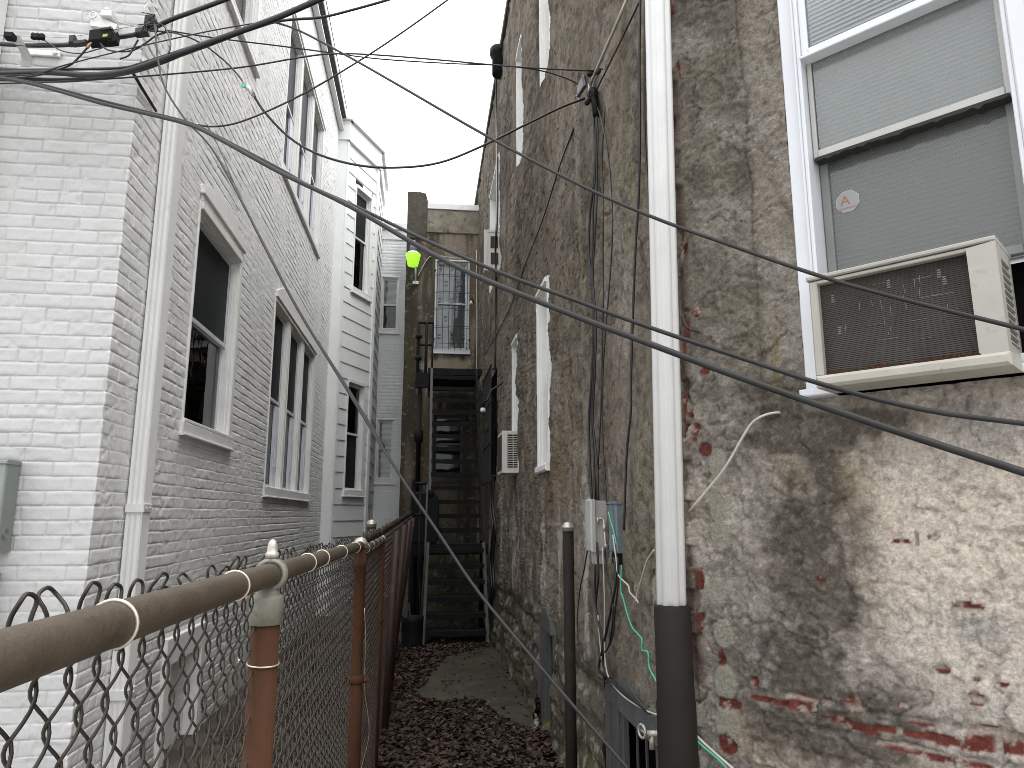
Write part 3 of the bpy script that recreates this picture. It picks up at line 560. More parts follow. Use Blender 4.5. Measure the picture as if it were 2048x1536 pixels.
def rh_c(u, v, h):
    s, near, hole, low, joint, k, r1 = rh_masks(u, v); c = np.zeros(u.shape+(3,))
    n1 = fbm(u*.9, v*.7, 151, 5); n2 = fbm(u*3.2, v*2.2, 152, 5); n3 = fbm(u*14, v*11, 153, 4); st = fbm(u*7, v*.45, 154, 4)
    c[:] = (.215, .178, .136)
    c = mixc(c, (.30, .27, .23), ss(.45, .66, n2)*.7); c = mixc(c, (.125, .102, .078), ss(.46, .62, n1)*.6); c = mixc(c, (.165, .148, .105), ss(.52, .68, fbm(u*2.2, v*1.3, 155, 4))*.5)
    c = mixc(c, (.082, .074, .062), ss(.56, .70, st)*.55); c = mixc(c, (.27, .235, .20), ss(.56, .7, n3)*.4)
    c = mixc(c, (.06, .052, .042), ss(.60, .70, fbm(u*24, v*17, 169, 3))*.45); c = mixc(c, (.42, .39, .34), ss(.64, .76, fbm(u*20, v*15, 170, 3))*.2)
    lime = ss(.58, .70, fbm(u*5, v*.7, 156, 4))*ss(2.2, 1.2, v)*ss(.6, .95, v); c = mixc(c, (.50, .485, .44), lime*.7)
    c = mixc(c, (.20, .14, .085), np.exp(-((u-ru(4.6))/.55)**2-((v-1.75)/.32)**2)*.5); c = mixc(c, (.16, .095, .06), np.exp(-((u-ru(5.0))/.22)**2-((v-1.55)/.22)**2)*.55)
    topdark = ss(.44, .6, fbm(u*5, v*1.5, 157, 4))*ss(5.6, 7.6, v)*.5; c = mixc(c, (.07, .06, .045), topdark)
    sto, sr = stone_cells(u, v); zone = ss(.80, .70, v+.10*(fbm(u*2.5, v*2, 140, 3)-.5))
    cst = np.zeros_like(c); cst[:] = (.095, .083, .062); cst = mixc(cst, (.16, .145, .115), ss(.5, .8, sr)*.7); cst = mixc(cst, (.06, .055, .04), (1-sto)*.45); cst = mixc(cst, (.10, .105, .045), ss(.47, .64, fbm(u*4, v*4, 158, 4))*.6*ss(.7, .1, v))
    cst = mixc(cst, (.36, .34, .30), ss(.62, .72, fbm(u*16, v*16, 159, 3))*.6)
    c = c*(1-zone[..., None])+cst*zone[..., None]
    # near face
    m1 = fbm(s*3, v*3, 160, 5); m2 = fbm(s*9, v*9, 161, 4); m3 = fbm(s*28, v*28, 162, 3)
    upper = ss(1.72, 1.86, v+.10*(m1-.5)); cn = np.zeros_like(c); cn[:] = (.52, .45, .375)
    cn = mixc(cn, (.46, .43, .40), ss(.42, .62, m1)*.6); cn = mixc(cn, (.68, .60, .51), bsum('pale', s, v, .5, 8, 1)*.85)
    cn = mixc(cn, (.30, .29, .275), bsum('grey', s, v, .7, 10, 2)*.75); cn = mixc(cn, (.42, .33, .19), bsum('yellow', s, v, .5, 11, 3)*.6)
    cn = mixc(cn, (.25, .225, .195), ss(.36, .10, s)*(.45+.9*ss(.35, .65, m2))*.8)
    cu = np.zeros_like(c); cu[:] = (.175, .155, .125); cu = mixc(cu, (.25, .222, .185), ss(.27, .29, s)*.65); cu = mixc(cu, (.095, .084, .070), ss(.46, .62, m1)*.75*ss(.30, .22, s)); cu = mixc(cu, (.28, .26, .23), ss(.54, .66, m2)*.5)
    cn = cn*(1-upper[..., None])+cu*upper[..., None]
    b0 = bsum('stain', s, v, .30, 10, 4); sn = np.clip(1.75*b0**.85*(1+1.2*(m3-.5)+.9*(m2-.5)), 0, 1); cn = mixc(cn, (.066, .056, .043), sn*.90)
    gx, gz = NF(1553, 730); cn = mixc(cn, (.16, .13, .03), np.exp(-((s-gx)/.012)**2-((v-gz)/.09)**2)*.8)
    cn = mixc(cn, (.78, .72, .65), ss(.57, .68, fbm(s*70, v*70, 168, 3))*.20*(1-sn*.6)*(1-upper*.6)); cn = mixc(cn, (.12, .10, .085), ss(.58, .70, fbm(s*60, v*52, 163, 3))*.32)
    cn = mixc(cn, (.30, .285, .235), bsum('oval', s, v, .12, 12, 9, .35)*.9)
    cn = mixc(cn, (.10, .085, .07), joint*.35*(1-hole)); 
    c = np.where(near[..., None], cn, c)
    br = np.zeros_like(c); br[:] = (.150, .042, .030); br = mixc(br, (.14, .042, .032), ss(.4, .7, m2)*.7); br = mixc(br, (.50, .45, .39), (1-k)*.85*ss(.12, .2, np.abs(s))); br = mixc(br, (.42, .36, .31), ss(.60, .68, fbm(s*34, v*34, 166, 3))*.7)
    c = c*(1-hole[..., None])+br*hole[..., None]
    edge = np.exp(-((s+.012)/.034)**4)*.85; c = mixc(c, (.060, .036, .027), edge*ss(.40, .50, fbm(v*9, s*14, 167, 3)))
    return c
def rstep(x):
    if x > LAL-.10: return .0048 if x < LAL+1.15 else .03
    Y = YB-x; return min(.045, max(.0062, .0062*(Y/2.6)**2))
us = lines(0, LAL+2.6, rstep, [LAL]+[e for q in RHOLES for e in q[:2]]); vs = lines(-.2, 7.28, lambda z: .0056 if z < 4.0 else .010, [e for q in RHOLES for e in q[2:]])
print('right wall grid', len(us), len(vs))
end = CRN+NU*2.6
wall('stucco_wall', [(XR, YB), (XR, 2.25), (end.x, end.y)], us, vs, RHOLES, rh_h, rh_c, wall_mat('old_stucco', .9, .9, 110, .50, .010, .2), RH)
b = MB(); b.fb(FR, 2.2, YB+3, 7.26, 7.36, -.4, .035, .008); b.fb(FN, -.03, 2.6, 7.26, 7.36, -.4, .035, .008); b.build('roof_edge', dirty, RH)
b = MB(); b.box(XR+.3, 4.2, 1.6, 14, 7.1, 7.2); b.box(4.1, 4.2, .3, 14, -.2, 7.2); b.build('roof', M['roof'], RH)
# small black vent by the roofline
p = on_x(1003, 115, XR); MB().lathe(p+Vector((-.02, 0, -.25)), [(.10, 0), (.10, .25), (.13, .27), (.13, .36), (.02, .42)], 12).build('roof_vent', M['iron'], RH)
# alley windows (opening runs away from the camera, so the far jamb shows)
def alley_window(Y0, Y1, z0, z1, zm, up='dim', low='dark', fm='trim', sill=True):
    w = window(RH, FR, Y0, Y1, z0, z1, zm, cw=.035, proj=.008, dep=.16, fm=fm, up=up, low=low, sill=False, cwn=(.03, .035), st=.028)
    if sill:
        b = MB(); b.fb(FR, Y0+.01, Y1-.01, z0-.05, z0+.005, -.12, .03, .01); b.build('sill', M['trim'], w)
    return w
alley_window(4.90, 5.42, 1.80, 3.16, 2.44, 'blind', 'dark', sill=True)
alley_window(6.60, 7.06, 1.84, 3.16, 2.62, 'glass', 'dark', sill=False)
alley_window(4.68, 5.16, 4.82, 6.3, 5.55, 'glass', 'dim', sill=False)
alley_window(6.22, 6.66, 4.90, 6.1, 5.5, 'glass', 'dim', sill=False)
alley_window(8.40, 9.75, 4.55, 6.0, 5.2, 'glass', 'dim', sill=False)
w = window(RH, FR, 8.56, 9.78, 1.86, 3.24, 2.55, cw=.04, proj=.0, dep=.14, fm='iron', sm='iron', up='dark', low='dark', sill=False)
b = MB()
for k in range(11): b.fb(FR, 8.60+k*.113, 8.612+k*.113, 1.84, 3.26, .075, .087)
for z in (1.84, 2.3, 2.8, 3.25): b.fb(FR, 8.56, 9.78, z, z+.014, .07, .092)
for u in (8.56, 9.76):
    for z in (1.9, 3.2): b.fb(FR, u, u+.02, z, z+.02, .0, .08)
for k in range(9): b.ring(FR[0]+Vector((-.082, 8.66+k*.125, 2.55)), (1, 0, 0), .045, .006, 12, 5)
b.build('grille', M['grille'], w)
# basement openings
def basement(Y0, Y1, z1, frame_far):
    b = MB(); O = FR
    b.poly(FR, [(Y0, z1-.03), (Y1, z1-.03), (Y1-.05, z1+.05), (Y0+(Y1-Y0)*.55, z1+.12), (Y0+.05, z1+.06)], -.06, .016)
    f = b; f.fb(FR, Y1-frame_far, Y1, -.15, z1-.03, -.03, .012, .004); f.fb(FR, Y1-frame_far-.03, Y1-frame_far, -.15, z1-.03, -.03, -.004, .004); f.fb(FR, Y1-frame_far*.55, Y1-frame_far*.5, -.15, z1-.03, .012, .02); f.fb(FR, Y0, Y0+.03, -.15, z1-.03, -.03, .0, .004)
    w = f.build('basement_window', M['wood'], RH); backing(FR, Y0, Y1, -.15, z1, -.031, w, dep=.5)
    return w
basement(4.84, 5.30, .70, .20)
w = basement(2.68, 3.42, .66, .22)
b = MB()
for k in range(3): b.fb(FR, 2.82+k*.13, 2.832+k*.13, -.15, .63, -.045, -.037)
b.build('bar', M['wood'], w)
# ---------------------------------------------------------------- near window with storm sash
nw = MB(); s0, s1, z0, z1 = WN
sl, sr_ = .462, .972
nw.fb(FN, s0, s0+.045, z0, z1, -.03, .014, .003); nw.fb(FN, s0+.045, sl-.012, z0, z1, -.05, .030, .004); nw.fb(FN, sl-.012, sl, z0, z1, -.10, .022, .002)
nw.fb(FN, sr_, sr_+.012, z0, z1, -.10, .022, .002); nw.fb(FN, sr_+.012, s1-.02, z0, z1, -.05, .030, .004); nw.fb(FN, s1-.02, s1, z0, z1, -.03, .012, .003)
nw.fb(FN, s0, s1, z1-.05, z1, -.05, .034, .003); nw.fb(FN, s0-.005, s1, z0-.022, z0, -.06, .055, .004); nw.fb(FN, sl, sr_, z0, z0+.03, -.09, .024, .003)
nwo = nw.build('window', M['vinyl'], RH)
zt, zr = 2.846, 2.515                                     # bottom of the outer sash, meeting rail
b = MB()
for (a0, a1, v0, v1, n, t) in ((sl, sr_, zt, z1-.05, .012, .022),):
    b.fb(FN, a0, a0+t, v0, v1, n-.018, n, .002); b.fb(FN, a1-t, a1, v0, v1, n-.018, n, .002); b.fb(FN, a0+t, a1-t, v1-.02, v1, n-.018, n, .002); b.fb(FN, a0+t, a1-t, v0, v0+.022, n-.018, n+.002, .002)
b.fb(FN, sl, sr_, zt-.012, zt-.002, -.02, .026, .002); b.build('sash', M['vinyl'], nwo)
pane('pane', FN, sl+.02, sr_-.02, zt+.018, z1-.06, .004, G_CLEAR, nwo); pane('pane', FN, sl+.02, sr_-.01, zr+.02, zt+.012, -.022, G_SCREEN, nwo); pane('pane', FN, sl+.014, sr_-.014, 2.12, zr+.012, -.066, G_SCREEN2, nwo)
b = MB(); k = 36; pts = [(sl+.008, zr+.001)]+[(sl+.008+(sr_-sl-.016)*i/k, zr-.006-.006*random.random()-(.006 if i % 7 == 3 else 0)) for i in range(k+1)]+[(sr_-.008, zr+.001)]
b.poly(FN, pts, -.05, -.012); b.build('weather_strip', M['strip'], nwo)
slats(FN, sl+.001, sr_-.001, 2.08, zt, -.078, nwo, .0150, None, False); slats(FN, sl+.022, sr_-.022, zt+.01, z1-.06, -.018, nwo, .0150, None, False)
backing(FN, sl-.02, sr_+.02, z0, z1, -.12, nwo, dep=.05)
for (v0, v1, n, t, nm, mt) in ((zr, zt+.03, -.016, .014, 'screen_frame', 'box'), (2.10, zr+.03, -.058, .024, 'lower_sash', 'lowersash')):
    b = MB(); a0, a1 = sl+.002, sr_-.002; b.fb(FN, a0, a0+t, v0, v1, n-.018, n, .002); b.fb(FN, a1-t, a1, v0, v1, n-.018, n, .002); b.fb(FN, a0+t, a1-t, v1-.02, v1, n-.018, n, .002); b.fb(FN, a0+t, a1-t, v0, v0+.024, n-.018, n+.002, .002); b.build(nm, M[mt], nwo)
# octagonal alarm sticker on the lower pane, a red A with grey letters at its sides
dec = thing('window_sticker', FN[0]+NU*.53+NN*(-.06)+Vector((0, 0, 2.40)), 'faded octagonal window sticker with a red letter A inside the near right window', 'sticker')
oc = [(.535+.036*math.cos(math.radians(22.5+45*i)), 2.372+.036*math.sin(math.radians(22.5+45*i))) for i in range(8)]
MB().poly(FN, oc, -.0655, -.0648).build('decal', rough_mat('sticker_film', (.27, .29, .28), (.31, .33, .32), 9, .5), dec)
oc2 = [(.535+.0325*math.cos(math.radians(22.5+45*i)), 2.372+.0325*math.sin(math.radians(22.5+45*i))) for i in range(8)]
MB().poly(FN, oc2, -.0648, -.0643).build('inner_panel', rough_mat('sticker_face', (.21, .23, .22), (.25, .27, .26), 9, .5), dec)
def text(body, F, u, v, n, size, mat, par, name):
    cu = bpy.data.curves.new(name, 'FONT'); cu.body = body; cu.size = size; cu.align_x = 'CENTER'; cu.align_y = 'CENTER'; cu.extrude = .0004
    o = bpy.data.objects.new(name, cu); COL.objects.link(o); O, U, N = F
    Mx = Matrix((U, Vector((0, 0, 1)), N)).transposed().to_4x4(); Mx.translation = O+U*u+Vector((0, 0, v))+N*n
    dg = bpy.context.evaluated_depsgraph_get(); me = bpy.data.meshes.new_from_object(o.evaluated_get(dg)); bpy.data.objects.remove(o); me.transform(Mx)
    return link(name, me, mat, par)
text('A', FN, .528, 2.375, -.0640, .042, rough_mat('sticker_red', (.30, .07, .065), (.36, .09, .08), 20, .6), dec, 'letter')
MB().fb(FN, .512, .556, 2.3500, 2.3525, -.0643, -.0638).build('underline', MATS['sticker_red'], dec)
# ---------------------------------------------------------------- downspout on the corner, iron standpipe below it
PX, PY = .735, 2.10
def ribbed_round(c, z0, z1, R, k=11, amp=.05, n=66):
    vs = []
    for z in (z0, z1):
        for j in range(n):
            a = 2*math.pi*j/n; r = R*(1-amp+amp*(1-abs(math.sin(k*a/2))**4)); vs.append((c[0]+r*math.cos(a)-.014+.0165*(z-1.18), c[1]+r*math.sin(a), z))
    return MB().add(vs, [(j, (j+1) % n, n+(j+1) % n, n+j) for j in range(n)]+[tuple(range(n-1, -1, -1)), tuple(range(n, 2*n))], True)
ds = ribbed_round((PX, PY), 1.18, 7.3, .0440, 8, .17).build('downspout', M['whitepipe'], RH)
sp = MB().lathe((PX-.012, PY, 0), [(.056, -.2), (.056, .92), (.0535, .93), (.0535, 1.185), (.047, 1.19)], 28).build('standpipe', M['darkpipe'], RH)
b = MB(); c = on_x(1298, 1468, XR-.05); b.tube([(XR+.03, c.y, c.z), (XR-.06, c.y, c.z)], .012, 8); b.tube([(XR-.04, c.y, c.z), (XR-.04, c.y, c.z-.05)], .011, 8); b.ring((XR-.075, c.y, c.z+.01), (1, .3, 0), .022, .005, 14, 6)
for a in range(3): b.tube([Vector((XR-.075, c.y, c.z+.01))+Vector((0, math.cos(a*2.1), math.sin(a*2.1)))*.022, (XR-.06, c.y, c.z)], .003, 5)
b.build('hose_tap', M['galv'], RH)
# ================================================================== air conditioners
def near_ac():
    t = thing('air_conditioner', CRN+NU*.69+NN*.08+Vector((0, 0, 1.78)), 'large beige window air conditioner with a dusty dark coil in the near right window', 'air conditioner', 'window air conditioners')
    F = FN; a0, a1, z0, z1, n1 = .487, .922, 1.790, 2.088, .165
    coil = rough_mat('dusty_coil', (.026, .024, .021), (.050, .047, .040), 6, .7, spots=(.045, .041, .032), spot_scale=7, spot_at=.52)
    tr = coil.node_tree; bs = tr.nodes['Principled BSDF']; tc = tr.nodes.new('ShaderNodeTexCoord'); wv = tr.nodes.new('ShaderNodeTexWave'); wv.bands_direction = 'Z'; wv.inputs['Scale'].default_value = 62; wv.inputs['Distortion'].default_value = .6; wv.inputs['Detail'].default_value = 3
    tr.links.new(tc.outputs['Object'], wv.inputs['Vector']); bp = tr.nodes.new('ShaderNodeBump'); bp.inputs['Strength'].default_value = .9; bp.inputs['Distance'].default_value = .004; tr.links.new(wv.outputs['Fac'], bp.inputs['Height']); tr.links.new(bp.outputs[0], bs.inputs['Normal'])
    b = MB(); b.fb(F, a0, a0+.022, z0+.02, z1-.014, 0, n1, .004); b.fb(F, a0-.004, a1, z1-.012, z1, -.02, n1+.005, .003); b.fb(F, a0+.022, a1-.055, z1-.024, z1-.014, .0, n1-.002, .002)
    b.poly(F, [(a1-.058, z0+.026), (a1-.051, z0+.018), (a1, z0+.02), (a1, z1-.013), (a1-.060, z1-.018)], n1-.012, n1+.004)
    O, U, N = F
    b.fb(F, a1-.02, a1, z0+.02, z0+.045, .0, n1-.012, .001); b.fb(F, a1-.02, a1, z1-.045, z1-.014, 0, n1-.012, .001); b.fb(F, a1-.02, a1, z0+.045, z1-.045, n1-.04, n1-.012, .001); b.fb(F, a1-.02, a1, z0+.045, z1-.045, .0, .025, .001)
    k = 11
    for i in range(k):
        z = z0+.05+(z1-z0-.10)*i/k; P = lambda u, n, q: O+U*u+N*n+Vector((0, 0, q))
        b.fb(F, a1-.014, a1+.001, z, z+.0035, .024, n1-.038)
    b.build('cabinet', M['beige'], t)
    MB().fb(F, a0+.020, a1-.02, z0+.02, z1-.015, .0, n1-.022).build('coil', coil, t)
    pan = rough_mat('rusty_pan', (.32, .305, .265), (.40, .385, .34), 8, .55, .15, 120, spots=(.22, .10, .04), spot_scale=26, spot_at=.62)
    MB().fb(F, a0+.004, a1+.004, z0-.012, z0+.02, -.02, n1+.016, .008).build('drip_pan', pan, t)
    b = MB(); random.seed(5); u = a0+.024
    while u < a1-.065:
        w = random.uniform(.004, .014); h = random.uniform(.004, .016); b.fb(F, u, u+w, z0+.0195, z0+.021+h, n1-.021, n1-.0185); u += w*.8
    b.build('rust_edge', M['rust'], t)
    b = MB()
    for _ in range(26):
        u = random.uniform(a0+.05, a1-.11); z = random.uniform(z0+.05, z1-.05)
        if random.random() < .5: b.fb(F, u, u+.0012, z, z+random.uniform(.006, .03), n1-.0218, n1-.0212)
        else: b.fb(F, u, u+random.uniform(.01, .05), z, z+.0009, n1-.0218, n1-.0212)
    for (u, z) in ((a0+.05, z1-.06), (a0+.06, z1-.15), (a1-.13, z1-.05), (a1-.12, z1-.07), (a0+.19, z1-.05)):
        for q in range(4): b.fb(F, u, u+.008, z-q*.006, z-q*.006+.003, n1-.0218, n1-.0212)
    o = b.build('bent_fins', M['finmark'], t); o['kind'] = 'stuff'
    MB().fb(F, a0, a1-.02, z0+.02, z1-.02, -.13, -.001).build('inner_case', M['darkroom'], t)
near_ac()
def wall_ac(Y0, Y1, X0, z0, z1, label, squares=False):
    """a unit sticking out of an alley window; its near side faces the camera"""
    t = thing('air_conditioner', ((X0+XR)/2, Y0, z0), label, 'air conditioner', 'window air conditioners')
    b = MB(); b.box(X0, XR+.05, Y0+.006, Y1, z0, z1); 
    Fs = (Vector((0, Y0+.006, 0)), Vector((1, 0, 0)), Vector((0, -1, 0)))
    b.fb(Fs, X0-.004, X0+.045, z0, z1, 0, .008, .002); b.fb(Fs, X0+.045, XR, z1-.03, z1, 0, .008, .002); b.fb(Fs, X0+.045, XR, z0, z0+.04, 0, .008, .002)
    if not squares:
        k = 18
        for i in range(k): b.fb(Fs, X0+.05, XR, z0+.05+(z1-z0-.09)*i/k, z0+.05+(z1-z0-.09)*i/k+.006, 0, .010)
        b.fb(Fs, X0+.098, X0+.104, z0+.04, z1-.03, .0, .012)
    b.build('cabinet', M['acwhite'], t, .003)
    if squares:
        b = MB(); w = XR-X0; b.fb(Fs, X0+w*.40, X0+w*.88, z0+(z1-z0)*.56, z0+(z1-z0)*.84, 0, .010); b.fb(Fs, X0+w*.42, X0+w*.90, z0+(z1-z0)*.16, z0+(z1-z0)*.44, 0, .010); b.build('vent', M['black'], t)
    else: MB().fb(Fs, X0+.05, XR, z0+.045, z1-.035, -.001, .0035).build('vent', M['darkroom'], t)
    Fo = (Vector((X0, 0, 0)), Vector((0, 1, 0)), Vector((-1, 0, 0)))
    MB().fb(Fo, Y0+.03, Y1-.02, z0+.03, z1-.03, 0, .004).build('coil', MATS['dusty_coil'], t)
    return t
wall_ac(6.60, 7.04, .70, 1.83, 2.22, 'small white louvred air conditioner low on the alley wall beside the barred window')
wall_ac(8.36, 8.95, .655, 4.40, 4.93, 'grey box air conditioner with two square black vents high on the alley wall', True)
# ================================================================== meters on the front face of the white house
def meter(x1, z0, z1, label, dial):
    F = (Vector((0, YF-.012, 0)), Vector((1, 0, 0)), Vector((0, -1, 0))); x0 = x1-.26
    t = thing('meter_box', (x1-.13, YF-.05, z0), label, 'meter box'); b = MB(); b.fb(F, x0, x1, z0, z1, 0, .11, .006); b.fb(F, x0-.004, x1+.004, z1-.012, z1+.006, 0, .118, .003); b.build('case', M['meter'], t)
    Fs = (Vector((x1, YF-.012, 0)), Vector((0, -1, 0)), Vector((1, 0, 0))); b = MB()
    for r in (.026, .018, .010): b.ring((x1+.001, YF-.07, z0+.075), (1, 0, 0), r, .0016, 16, 5)
    b.build('knockout', M['meter'], t)
    if dial:
        b = MB(); b.lathe((x1-.13, YF-.115, z0+.22), [(.085, 0), (.085, .03), (.075, .06), (.02, .065)], 24, Vector((0, -1, 0))); b.build('dial', M['box'], t)
    return t
meter(-1.872, 1.285, 1.685, 'grey green electric meter box on the white brick front at the left edge', True)
meter(-1.905, .80, 1.185, 'lower grey box under the meter box at the left edge', False)
# ================================================================== telephone boxes on the right wall
def wbox(p, w, d, z0, z1): pass
t = thing('utility_box', (XR-.07, 3.55, 1.27), 'pale grey plastic telephone box on the stucco wall with cables hanging below', 'utility box')
Fs = (Vector((0, 3.42, 0)), Vector((1, 0, 0)), Vector((0, -1, 0)))
b = MB(); b.poly(Fs, [(.795, 1.285), (.80, 1.275), (.875, 1.275), (.875, 1.515), (.80, 1.515), (.795, 1.505)], -.10, 0); b.build('case', M['box'], t, .004)
b = MB(); b.fb(FR, 3.408, 3.525, 1.272, 1.522, .040, .064, .008); b.build('cover', M['box'], t)
b = MB(); b.poly(Fs, [(.81, 1.215), (.87, 1.215), (.87, 1.275), (.805, 1.275)], -.08, -.01); b.build('cable_boot', M['box'], t, .003)
b = MB(); b.tube([(.82, 3.40, 1.405), (.82, 3.40, 1.435)], .005, 8); b.tube([(.815, 3.412, 1.43), (.848, 3.39, 1.43)], .006, 8); b.tube([(.845, 3.385, 1.43), (.85, 3.38, 1.30), (.852, 3.375, 1.27)], .0055, 8); b.tube([(.847, 3.383, 1.40), (.848, 3.382, 1.375)], .009, 8); b.tube([(.8505, 3.379, 1.31), (.851, 3.378, 1.295)], .009, 8); b.build('coax_fitting', M['galv'], t)
t = thing('junction_box', (XR-.04, 3.16, 1.27), 'narrow weathered blue grey box just right of the telephone box', 'utility box')
b = MB(); b.fb(FR, 3.07, 3.20, 1.285, 1.50, -.05, .030, .006); b.fb(FR, 3.063, 3.207, 1.494, 1.505, -.05, .036, .002); b.poly(FR, [(3.09, 1.30), (3.18, 1.30), (3.175, 1.47), (3.095, 1.47)], .030, .034); b.build('case', M['bluebox'], t)
MB().fb(FR, 3.09, 3.18, 1.235, 1.285, -.03, .024, .004).build('cable_boot', M['iron'], t)
# ================================================================== steel pipe post on the right
def dome(R, h=.6): return [(R*1.12, 0), (R*1.14, R*.62), (R*1.22, R*.66), (R*1.22, R*.80), (R*1.05, R*.84)]+[(R*1.05*math.cos(a), R*.84+R*.85*math.sin(a)) for a in (.25, .5, .8, 1.1, 1.35, 1.55)]
PP = at_d(1136, 1042, 3.25); t = thing('pipe_post', (PP.x, PP.y, 0), 'dark bare pipe post with a pale domed cap in front of the right stucco wall', 'post')
MB().lathe((PP.x, PP.y, 0), [(.0245, -.2), (.0245, PP.z-.03)], 20).build('pole', M['darkpipe'], t); MB().lathe((PP.x, PP.y, PP.z-.045), dome(.0245), 20).build('cap', M['galv'], t)
# ================================================================== chain-link fences
FX = -.246
def frail(Y): return (FX, Y, 1.363-.0140*(Y-.47))
def mesh_panel(pts_fn, L, z0, z1, pitch=.0247, r=.0017, wav=.0045, sub=6, barbs=False, faces=4, hp=.0325):
    """interlocking zig-zag wires; pts_fn(t, z) -> (point, normal)"""
    b = MB(); n = int(L/pitch); rows = int((z1-z0)/hp)
    for i in range(n):
        pts = []; jit = random.uniform(-.002, .002)
        for q in range(rows*sub+1):
            ph = q/sub+(i % 2); tri = abs((ph % 2)-1)                     # 1..0..1
            sm = .5+.5*math.sin((tri-.5)*math.pi)*1.03; off = (tri*.4+sm*.6-.5)*pitch*1.16+.5*pitch
            z = z0+(z1-z0)*q/(rows*sub); t = i*pitch+(pitch-off)+jit
            p, nr = pts_fn(t, z); pts.append(p+nr*wav*math.sin(math.pi*ph))
        b.tube(pts, r, faces, cap=False)
        p, nr = pts_fn(i*pitch+pitch*.02, z1)
        top = Vector(pts[-1])
        if barbs:
            for s in (-1, 1): b.tube([top, top+Vector((random.uniform(-.006, .006), .012*s+random.uniform(-.008, .008), .030+random.uniform(0, .02)))], r, 4)
            b.tube([top, top+Vector((0, pitch*.5, .012)), top+Vector((0, pitch, 0))], r*1.4, 4)
        else:
            d = Vector((0, pitch*.30, 0)); e = nr*.004
            if i % 2: continue
            d = Vector((0, pitch, 0)); h = random.choice((.020, .024, .027, .029, .031, .010)); w = random.uniform(.22, .42); tw = random.uniform(-.010, .010)
            lp = [top+Vector((0, 0, -.012))-d*.15-e, top+Vector((0, 0, h*.35))-d*w*.8-e, top+Vector((tw, 0, h*.8))-d*w-e*.5, top+Vector((tw, 0, h))-d*.1, top+Vector((tw, 0, h*.82))+d*w*.8+e*.5, top+Vector((0, 0, h*.4))+d*w*.55+e, top+Vector((0, 0, -.004))+d*.1+e, top+Vector((0, 0, -.02))-d*.1-e]
            b.tube(cat(lp, 3), r*1.1, 5)
    return b
def ring_tie(b, c, axis, R, r=.0017): b.ring(c, axis, R, r, 22, 6, -math.pi*.75, math.pi*.95)
f1 = thing('chain_link_fence', (FX, 1.22, 0), 'near run of rusty chain link fence with a brown top rail at lower left', 'fence')
RR = .0178
MB().tube([frail(y) for y in (-1.2, .2, .8, 1.4, 2.2, 2.92)], RR, 24).build('top_rail', M['rail'], f1)
def plain(t, z): return Vector((FX-.021, -.6+t, z*(frail(-.6+t)[2]+.004)/1.345)), Vector((1, 0, 0))
mesh_panel(plain, 3.5, .03, 1.345, .0247, .00150, .0050, 6, False, 5).build('chain_mesh', M['wire'], f1)
for y in (.155, .63, 1.005, 1.245, 1.60, 1.82, 2.23, 2.67):
    b = MB(); c = Vector(frail(y)); ring_tie(b, c, (random.uniform(-.15, .15), 1, random.uniform(-.12, .12)), RR+.0012); b.build('wire_tie', M['tie'], f1)
# post with a loop cap and acorn finial
p1 = MB().lathe((FX-.004, 1.235, 0), [(.0225, -.2), (.0225, 1.285)], 24).build('post', M['rust'], f1)
c = Vector(frail(1.235)); zc = c.z
b = MB(); b.lathe((FX-.004, 1.235, 1.275), [(.0255, 0), (.0258, .040), (.0245, .044), (.019, .046), (.016, zc-RR-1.275-.002)], 24); b.ring(c, (0, 1, 0), RR+.004, .0050, 28, 8); b.ring(c+Vector((0, .006, 0)), (0, 1, 0), RR+.004, .0045, 28, 8); b.ring(c-Vector((0, .006, 0)), (0, 1, 0), RR+.004, .0045, 28, 8)
b.build('loop_cap', M['loop'], p1)
b = MB(); b.lathe((FX, 1.235, zc+RR+.004), [(.005, 0), (.006, .003), (.0098, .005), (.0112, .009), (.0104, .012), (.0086, .014), (.0082, .020), (.0074, .026), (.0060, .030), (.0034, .033), (.0005, .0338)], 20); b.build('finial', M['galv'], p1)
for z in (1.215, .87):
    b = MB(); b.ring((FX-.004, 1.235, z), (.05, -.05, 1), .0242, .0014, 22, 6, .4, math.pi*1.5); b.tube([(FX-.030, 1.225, z), (FX-.038, 1.215, z+.006), (FX-.034, 1.205, z+.012)], .0014, 5); b.build('post_tie', M['tie'], p1)
p2 = MB().lathe((FX, 2.90, 0), [(.0285, -.2), (.0285, .80), (.0235, .83), (.0235, 1.25), (.026, 1.252), (.026, 1.275), (.0235, 1.277), (.0235, 1.345)], 22).build('post', M['rust'], f1)
MB().lathe((FX, 2.90, 1.322), dome(.0235), 22).build('cap', M['galv'], p2)
b = MB(); z = on_x(717, 1345, FX).z; b.lathe((FX, 2.90, z-.012), [(.029, 0), (.033, .004), (.033, .024), (.029, .028)], 20); b.tube([(FX-.03, 2.88, z), (FX-.055, 2.86, z+.002)], .012, 8); b.tube([(FX+.03, 2.89, z), (FX+.047, 2.89, z-.004)], .010, 8); b.build('brace_band', M['rust'], p2)
b = MB(); b.tube(cat([(FX+.026, 2.86, 1.10), (FX+.032, 2.90, .98), (FX+.03, 2.95, .80), (FX+.05, 3.0, .62), (FX+.02, 3.02, .45), (FX+.05, 3.0, .30)], 6), .0012, 5); b.build('loose_wire', M['tie'], p2)
